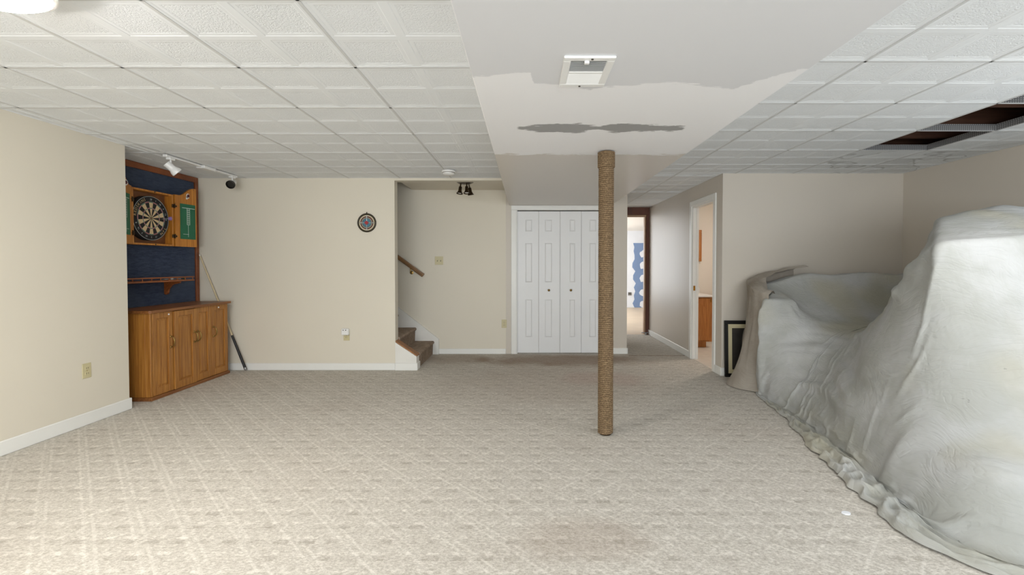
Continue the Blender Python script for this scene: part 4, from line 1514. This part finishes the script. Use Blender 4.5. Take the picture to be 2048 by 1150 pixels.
for b in ((2.40, 2.855, 1.32, 1.36), (2.40, 2.855, 1.79, 1.83), (2.40, 2.44, 1.36, 1.79), (2.805, 2.855, 1.36, 1.79)):
    MB().box(b[0], b[1], 7.40, 7.449, b[2], b[3], .004).build('frame_bar', 'bath_oak', mc)
MB().box(2.44, 2.805, 7.42, 7.43, 1.36, 1.79).build('mirror_glass', 'chrome', mc)

# ------------------------------------------------------------------ framed picture leaning on the partition wall
pf = thing('framed_picture', 'black framed picture with cream mat leaning on the wall behind drop cloth', 'picture', (2.52, 5.13, 0))
PX0, PX1, PH = 2.245, 2.66, .635


def lean(mb):
    s_ = math.tan(R(2.2))
    mb.v = [(x_, y_ + z_ * s_, z_) for (x_, y_, z_) in mb.v]
    return mb


yb_ = 5.106
for b in ((PX0, PX1, 0.002, .04), (PX0, PX1, PH - .04, PH), (PX0, PX0 + .04, .04, PH - .04), (PX1 - .04, PX1, .04, PH - .04)):
    lean(MB().box(b[0], b[1], yb_, yb_ + .022, b[2], b[3], .003)).build('frame_bar', 'black', pf)
lean(MB().box(PX0 + .038, PX1 - .038, yb_ + .008, yb_ + .018, .038, PH - .038)).build('mat_board', 'mat_cream', pf)
lean(MB().box(PX0 + .085, PX1 - .085, yb_ + .006, yb_ + .008, .085, PH - .085)).build('print', 'picture_dark', pf)

# small white flake on the carpet
q = MB()
pts = blotch(1.63, 2.29, .024, .016, 9, 21)
q.prism(pts, 2, .001, .008)
tag(q.build('paint_flake', 'mud_white', loc=(1.63, 2.29, 0)), 'small white paint flake on the carpet beside the drop cloth', 'debris')

# ------------------------------------------------------------------ drop cloth over covered furniture
#CLOTH_BEGIN


def catmull(pts, n):
    P = np.array(pts, float)
    d = np.r_[0, np.cumsum(np.linalg.norm(np.diff(P, axis=0), axis=1))]
    t = np.linspace(0, d[-1], n)
    Pe = np.vstack([2 * P[0] - P[1], P, 2 * P[-1] - P[-2]])
    de = np.r_[-(d[1] - d[0]), d, 2 * d[-1] - d[-2]]
    out = np.zeros((n, P.shape[1]))
    for k, tv in enumerate(t):
        i_ = min(max(int(np.searchsorted(d, tv, 'right')) - 1, 0), len(d) - 2)
        p0, p1, p2, p3 = Pe[i_], Pe[i_ + 1], Pe[i_ + 2], Pe[i_ + 3]
        t0, t1, t2, t3 = de[i_], de[i_ + 1], de[i_ + 2], de[i_ + 3]
        m1 = (p2 - p0) / (t2 - t0) * (t2 - t1)
        m2 = (p3 - p1) / (t3 - t1) * (t2 - t1)
        s_ = (tv - t1) / (t2 - t1)
        out[k] = (2 * s_**3 - 3 * s_**2 + 1) * p1 + (s_**3 - 2 * s_**2 + s_) * m1 + (-2 * s_**3 + 3 * s_**2) * p2 + (s_**3 - s_**2) * m2
    return out


# plan grid and supports hidden under the cloth
GX0, GX1, GY0, GY1, GD = 1.7, 4.26, 1.55, 5.14, 0.02
nx, ny = int((GX1 - GX0) / GD) + 1, int((GY1 - GY0) / GD) + 1
gx = GX0 + GD * np.arange(nx)
gy = GY0 + GD * np.arange(ny)
XX, YY = np.meshgrid(gx, gy, indexing='ij')
OB = np.zeros((nx, ny)) - 1


def support(x0, x1, y0, y1, f):
    mk = (XX >= x0) & (XX <= x1) & (YY >= y0) & (YY <= y1)
    OB[mk] = np.maximum(OB[mk], f(XX, YY)[mk])


# far low seat: arm, back, seat
support(2.27 + .22 * np.clip((YY - 4.45) / .22, 0, 1), 2.62, 4.41, 5.08, lambda x, y: .955 + .16 * np.clip((y - 4.42) / .6, 0, 1))
support(2.56, 4.22, 4.86, 5.08, lambda x, y: 1.10 + .10 * np.clip((x - 2.56) / .5, 0, 1) + .012 * np.sin(x * 9))
support(2.62, 4.22, 4.1, 4.86, lambda x, y: .56 + 0 * x)
# tall near piece with a raised middle
LEFT = 2.42 + .95 * np.clip(YY - 2.72, 0, 9)
support(LEFT, 4.22, 2.72, 3.42, lambda x, y: 1.43 + .03 * np.clip((x - 2.42) / .6, 0, 1) + .26 * np.clip((y - 2.72) / .55, 0, 1) * np.clip((x - 2.5) / .95, 0, 1))
SH = LEFT - .24 * np.clip((YY - 2.78) / .3, 0, 1)
support(SH, LEFT, 2.8, 3.62, lambda x, y: 1.41 - .60 * (LEFT - x) - .05 * np.clip(y - 3.3, 0, 1))
# boxes at the foot
support(1.9, 4.22, 1.8, 2.6, lambda x, y: .37 * np.clip(1 - ((np.clip(2.25 - x, 0, 1)) / .26) ** 2 - ((np.clip(2.22 - y, 0, 1)) / .30) ** 2, 0, 1) ** .5 + .03 * np.sin(x * 5 + 1) - .01)
HEM = [(4.22, 1.72), (3.3, 1.74), (2.6, 1.75), (2.15, 1.80), (1.965, 1.93), (1.93, 2.15), (2.02, 2.55), (2.10, 2.95), (2.19, 3.45), (2.25, 3.95), (2.262, 4.34), (2.28, 4.46), (2.42, 4.66), (2.46, 4.85), (2.50, 5.09)]
NA, NS = 300, 150
hem = catmull(HEM, NA)
# inside-polygon mask
poly = np.vstack([hem, [[4.26, 5.09], [4.26, 1.72]]])
ins = np.zeros((nx, ny), bool)
j = len(poly) - 1
for i_ in range(len(poly)):
    xi, yi = poly[i_]
    xj, yj = poly[j]
    c_ = ((yi > YY) != (yj > YY)) & (XX < (xj - xi) * (YY - yi) / (yj - yi + 1e-12) + xi)
    ins ^= c_
    j = i_
H = np.where(ins, np.maximum(OB, 0.0), 0.0)
H[ins] = np.maximum(H[ins], .5)
rightcol = np.zeros_like(ins)
for it in range(2600):
    Hp = np.pad(H, 1, mode='edge')
    L = (Hp[2:, 1:-1] + Hp[:-2, 1:-1] + Hp[1:-1, 2:] + Hp[1:-1, :-2]) / 4
    Hn = H + 1.0 * (L - H) - 0.00022
    H = np.where(ins, np.maximum(Hn, OB), 0.0)
# soften the sharp support edges a little
for it in range(2):
    Hp = np.pad(H, 1, mode='edge')
    L = (Hp[2:, 1:-1] + Hp[:-2, 1:-1] + Hp[1:-1, 2:] + Hp[1:-1, :-2]) / 4
    H = np.where(ins, .5 * H + .5 * L, 0.0)
dHx, dHy = np.gradient(H, GD)


def samp(F, x, y):
    fx_ = np.clip((x - GX0) / GD, 0, nx - 1.001)
    fy_ = np.clip((y - GY0) / GD, 0, ny - 1.001)
    i0 = fx_.astype(int)
    j0 = fy_.astype(int)
    a_ = fx_ - i0
    b_ = fy_ - j0
    return F[i0, j0] * (1 - a_) * (1 - b_) + F[i0 + 1, j0] * a_ * (1 - b_) + F[i0, j0 + 1] * (1 - a_) * b_ + F[i0 + 1, j0 + 1] * a_ * b_


# rays from the hem to the wall side, sampled evenly along the draped surface
fr_ = np.linspace(0, 1, NA)
inner = np.stack([np.full(NA, 4.22), 2.9 + (5.09 - 2.9) * fr_ ** 0.9], 1)
P = np.zeros((NA, NS, 3))
tt = np.linspace(0, 1, 900)
for k in range(NA):
    x_ = hem[k, 0] + (inner[k, 0] - hem[k, 0]) * tt
    y_ = hem[k, 1] + (inner[k, 1] - hem[k, 1]) * tt
    z_ = samp(H, x_, y_)
    z_[0] = 0
    s_ = np.r_[0, np.cumsum(np.sqrt(np.diff(x_)**2 + np.diff(y_)**2 + np.diff(z_)**2))]
    u_ = np.linspace(0, 1, NS) ** 1.15 * s_[-1]
    P[k, :, 0] = np.interp(u_, s_, x_)
    P[k, :, 1] = np.interp(u_, s_, y_)
    P[k, :, 2] = np.interp(u_, s_, z_)
P[:, :, 2] = np.maximum(P[:, :, 2], 0.0)


def edges(a, b):
    return a.ravel(), b.ravel()


ID = np.arange(NA * NS).reshape(NA, NS)
fam = []
for st_ in (0, 1):
    fam.append((*edges(ID[st_:-1:2], ID[st_ + 1::2][:len(ID[st_:-1:2])]), 1.035))
for st_ in (0, 1):
    A_ = ID[:, st_:-1:2]
    fam.append((*edges(A_, ID[:, st_ + 1::2][:, :A_.shape[1]]), 1.014))
for st_ in (0, 1):
    A_ = ID[st_:-1:2, :-1]
    fam.append((*edges(A_, ID[st_ + 1::2, 1:][:A_.shape[0]]), 1.024))
    A_ = ID[st_:-1:2, 1:]
    fam.append((*edges(A_, ID[st_ + 1::2, :-1][:A_.shape[0]]), 1.024))
Q = P.reshape(-1, 3).copy()
nz = np.array([mnoise.noise(Vector((p[0] * 3.1, p[1] * 3.1, p[2] * 3.1))) + .6 * mnoise.noise(Vector((p[0] * 8, p[1] * 8 + 5, p[2] * 8))) for p in Q])
gxs, gys = samp(dHx, Q[:, 0], Q[:, 1]), samp(dHy, Q[:, 0], Q[:, 1])
NN = np.stack([-gxs, -gys, np.ones_like(gxs)], 1)
NN /= np.linalg.norm(NN, axis=1)[:, None]
rest = []
for a_, b_, f_ in fam:
    rest.append(np.linalg.norm(Q[a_] - Q[b_], axis=1) * f_ + 1e-6)
pin = np.zeros((NA, NS), bool)
pin[:, :2] = True
pin[:, -2:] = True
pin[0] = pin[-1] = True
pin = pin.ravel()
inv = np.where(pin, 0.0, 1.0)
Q += NN * (nz * .012)[:, None] * inv[:, None]
Q0 = P.reshape(-1, 3)
prev = Q.copy()
for step in range(46):
    vel = (Q - prev) * .88
    prev = Q.copy()
    Q = Q + (vel + np.array([0, 0, -0.0007])) * inv[:, None]
    for it in range(5):
        for (a_, b_, f_), r_ in zip(fam, rest):
            d_ = Q[b_] - Q[a_]
            l_ = np.sqrt((d_ * d_).sum(1)) + 1e-9
            wa, wb = inv[a_], inv[b_]
            ws = wa + wb + 1e-9
            c_ = ((l_ - r_) / l_ / ws)[:, None] * d_ * .9
            Q[a_] += c_ * wa[:, None]
            Q[b_] -= c_ * wb[:, None]
    hx, hy = samp(dHx, Q[:, 0], Q[:, 1]), samp(dHy, Q[:, 0], Q[:, 1])
    nrm_ = np.sqrt(1 + hx * hx + hy * hy)
    dist = (Q[:, 2] - samp(H, Q[:, 0], Q[:, 1])) / nrm_
    dlo = np.where(dist < -.03, -.03 - dist, np.where(dist > .045, .045 - dist, 0.0))
    push = np.stack([-hx, -hy, np.ones_like(hx)], 1) / nrm_[:, None] * (dlo * inv)[:, None]
    Q += np.clip(push, -.03, .03)
    Q[:, 2] = np.maximum(Q[:, 2], .004)
# swags hung across the dip and creases pulled down the near face
fold = np.zeros(len(Q))
for k_, (x_, y_, z_) in enumerate(Q):
    if inv[k_] == 0 or z_ < .05:
        continue
    m1 = max(0.0, min(1.0, (y_ - 2.85) / .35)) * max(0.0, min(1.0, (4.55 - y_) / .3)) * min(1.0, z_ / .2)
    if m1 > 0:
        wz = z_ + .10 * (y_ - 3.7) ** 2 + .10 * mnoise.noise(Vector((x_ * 1.5, y_ * 1.3, 3)))
        n_ = mnoise.noise(Vector((wz * 6.0, y_ * .7, x_ * .9)))
        n2_f = mnoise.noise(Vector((wz * 15.0, y_ * 1.6 + 4, x_)))
        fold[k_] += m1 * (.030 * (1 - 2.6 * abs(n_)) + .012 * (1 - 2.4 * abs(n2_f)))
    m2 = max(0.0, min(1.0, (3.15 - y_) / .4)) * min(1.0, z_ / .3)
    if m2 > 0:
        d1 = (y_ * .6 + z_ * 1.0 + x_ * .25)
        n_ = mnoise.noise(Vector((d1 * 9.0, (x_ - z_ * .5) * 1.6, 8)))
        n2_f = mnoise.noise(Vector((d1 * 20.0, (x_ - z_ * .5) * 3.0, 2)))
        fold[k_] += m2 * (.007 * (1 - 2.4 * abs(n_)) + .0035 * (1 - 2.4 * abs(n2_f)))
hx, hy = samp(dHx, Q[:, 0], Q[:, 1]), samp(dHy, Q[:, 0], Q[:, 1])
nv = np.stack([-hx, -hy, np.ones_like(hx)], 1)
nv /= np.linalg.norm(nv, axis=1)[:, None]
Q += nv * fold[:, None]
Q = Q.reshape(NA, NS, 3)

# ruffled apron lying on the carpet outside the hem line
NR = 26
tan_ = np.gradient(hem, axis=0)
tan_ /= np.linalg.norm(tan_, axis=1)[:, None]
outn = np.stack([tan_[:, 1], -tan_[:, 0]], 1)
cen = np.array([3.2, 3.3])
flip = ((outn * (hem - cen)).sum(1) < 0)
outn[flip] *= -1
arcl = np.r_[0, np.cumsum(np.linalg.norm(np.diff(hem, axis=0), axis=1))]
wid = np.interp(hem[:, 1], [1.7, 2.0, 2.3, 2.8, 3.4, 4.0, 4.3, 4.45, 5.1], [.10, .13, .17, .18, .14, .075, .04, .015, .012])
AP = np.zeros((NA, NR, 3))
for k in range(NA):
    for r_ in range(NR):
        f_ = 1 - r_ / NR                      # 1 at the outer edge
        a_ = arcl[k]
        wv = wid[k] * (1 + .30 * mnoise.noise(Vector((a_ * 5.0, 2.0, 0))) + .16 * mnoise.noise(Vector((a_ * 15.0, 7.0, 0))))
        sw_ = .05 * mnoise.noise(Vector((a_ * 7.0 + 3, f_ * 1.5, 4.0))) * f_
        ph = a_ * 9.0 + f_ * 2.0 + 1.5 * mnoise.noise(Vector((a_ * 3, f_ * 2, 9)))
        rg = 1 - abs(mnoise.noise(Vector((a_ * 7.5 + f_ * 1.2, f_ * 2.2, 1.0)))) * 2.2
        rg2 = 1 - abs(mnoise.noise(Vector((a_ * 16 - f_ * 3, f_ * 4.5, 5.0)))) * 2.0
        amp = wid[k] / .18
        roll = math.exp(-((f_ - .86) / .12) ** 2) * .020
        z_ = .006 + amp * (max(0, rg) * .046 + max(0, rg2) * .020 + roll) * (math.sin(PI * min(1, .12 + f_ * .86)) ** .6) * (1.0 if f_ < .97 else .45)
        pos = hem[k] + outn[k] * wv * f_ + tan_[k] * sw_
        AP[k, r_] = (pos[0], pos[1], z_)
M = np.concatenate([AP, Q], axis=1)
NT = NR + NS


def sheet(name, arr, m, parent, thick=.004, sub=1):
    na, ns, _ = arr.shape
    off = np.array(world_loc(parent))
    idx_ = np.arange(na * ns).reshape(na, ns)
    f_ = np.stack([idx_[:-1, :-1].ravel(), idx_[1:, :-1].ravel(), idx_[1:, 1:].ravel(), idx_[:-1, 1:].ravel()], 1)
    me_ = bpy.data.meshes.new(name)
    me_.from_pydata((arr.reshape(-1, 3) - off).tolist(), [], f_.tolist())
    me_.polygons.foreach_set('use_smooth', [True] * len(me_.polygons))
    me_.materials.append(MATS[m])
    o_ = bpy.data.objects.new(name, me_)
    C.objects.link(o_)
    o_.parent = parent
    if thick:
        so = o_.modifiers.new('thickness', 'SOLIDIFY')
        so.thickness = thick
        so.offset = 0
    if sub:
        sb = o_.modifiers.new('smoothing', 'SUBSURF')
        sb.levels = sub
        sb.render_levels = sub
    return o_


dcl = thing('drop_cloth', 'large grey canvas drop cloth draped over covered furniture by the right wall', 'drop cloth', (3.1, 3.3, 0))
sheet('canvas_sheet', M, 'canvas_grey', dcl, 0.0, 1)

# second, tan drop cloth behind the far end
topc = catmull([(2.38, 4.43, .97), (2.345, 4.56, .992), (2.345, 4.75, 1.03), (2.41, 4.93, 1.06), (2.48, 5.05, 1.10), (2.70, 5.085, 1.14), (3.0, 5.09, 1.20)], 70)
botc = catmull([(2.34, 4.43, .006), (2.25, 4.52, .006), (2.15, 4.64, .006), (2.135, 4.80, .006), (2.21, 4.93, .006), (2.37, 5.02, .08), (2.47, 5.06, .6), (2.9, 5.08, 1.0)], 70)
inc = catmull([(2.44, 4.45, .965), (2.44, 4.56, .985), (2.50, 4.72, 1.045), (2.56, 4.84, 1.12), (2.72, 4.95, 1.165), (2.90, 4.99, 1.205), (3.12, 5.02, 1.232)], 70)
n1_, n2_ = 16, 60
TA = np.zeros((70, n1_ + n2_, 3))
for k in range(70):
    for r_ in range(n1_):
        f_ = r_ / n1_
        p_ = inc[k] * (1 - f_) + topc[k] * f_
        TA[k, r_] = p_ + np.array([0, 0, .030 * math.sin(PI * f_) + .012 + .014 * mnoise.noise(Vector((k * .13, f_ * 2, 3)))])
    for r_ in range(n2_):
        f_ = r_ / (n2_ - 1)
        p_ = topc[k] * (1 - f_) + botc[k] * f_
        # hang close at first, flare at the floor
        fl = f_ ** 3.0
        p_[:2] = topc[k][:2] * (1 - fl) + botc[k][:2] * fl
        amp = .024 * math.sin(PI * min(1, f_ * 1.05)) + .006
        w1 = mnoise.noise(Vector((k * .11 + f_ * .8, f_ * 1.3, 1))) * amp * 1.1
        w2 = mnoise.noise(Vector((k * .3, f_ * 4.0, 6))) * amp * .5
        TA[k, n1_ + r_] = p_ + np.array([-.012 + w1 + w2, -.4 * (w1 + w2), 0])
        if f_ < .1:
            TA[k, n1_ + r_, 2] += .012
TA[:, :, 1] = np.minimum(TA[:, :, 1], 5.092)
TA[:, :, 2] = np.maximum(TA[:, :, 2], .004)
tcl = thing('drop_cloth', 'tan canvas drop cloth hanging behind the far end of the grey one', 'drop cloth', (2.3, 4.9, 0))
sheet('canvas_sheet', TA, 'canvas_tan', tcl, 0.0, 1)
#CLOTH_END
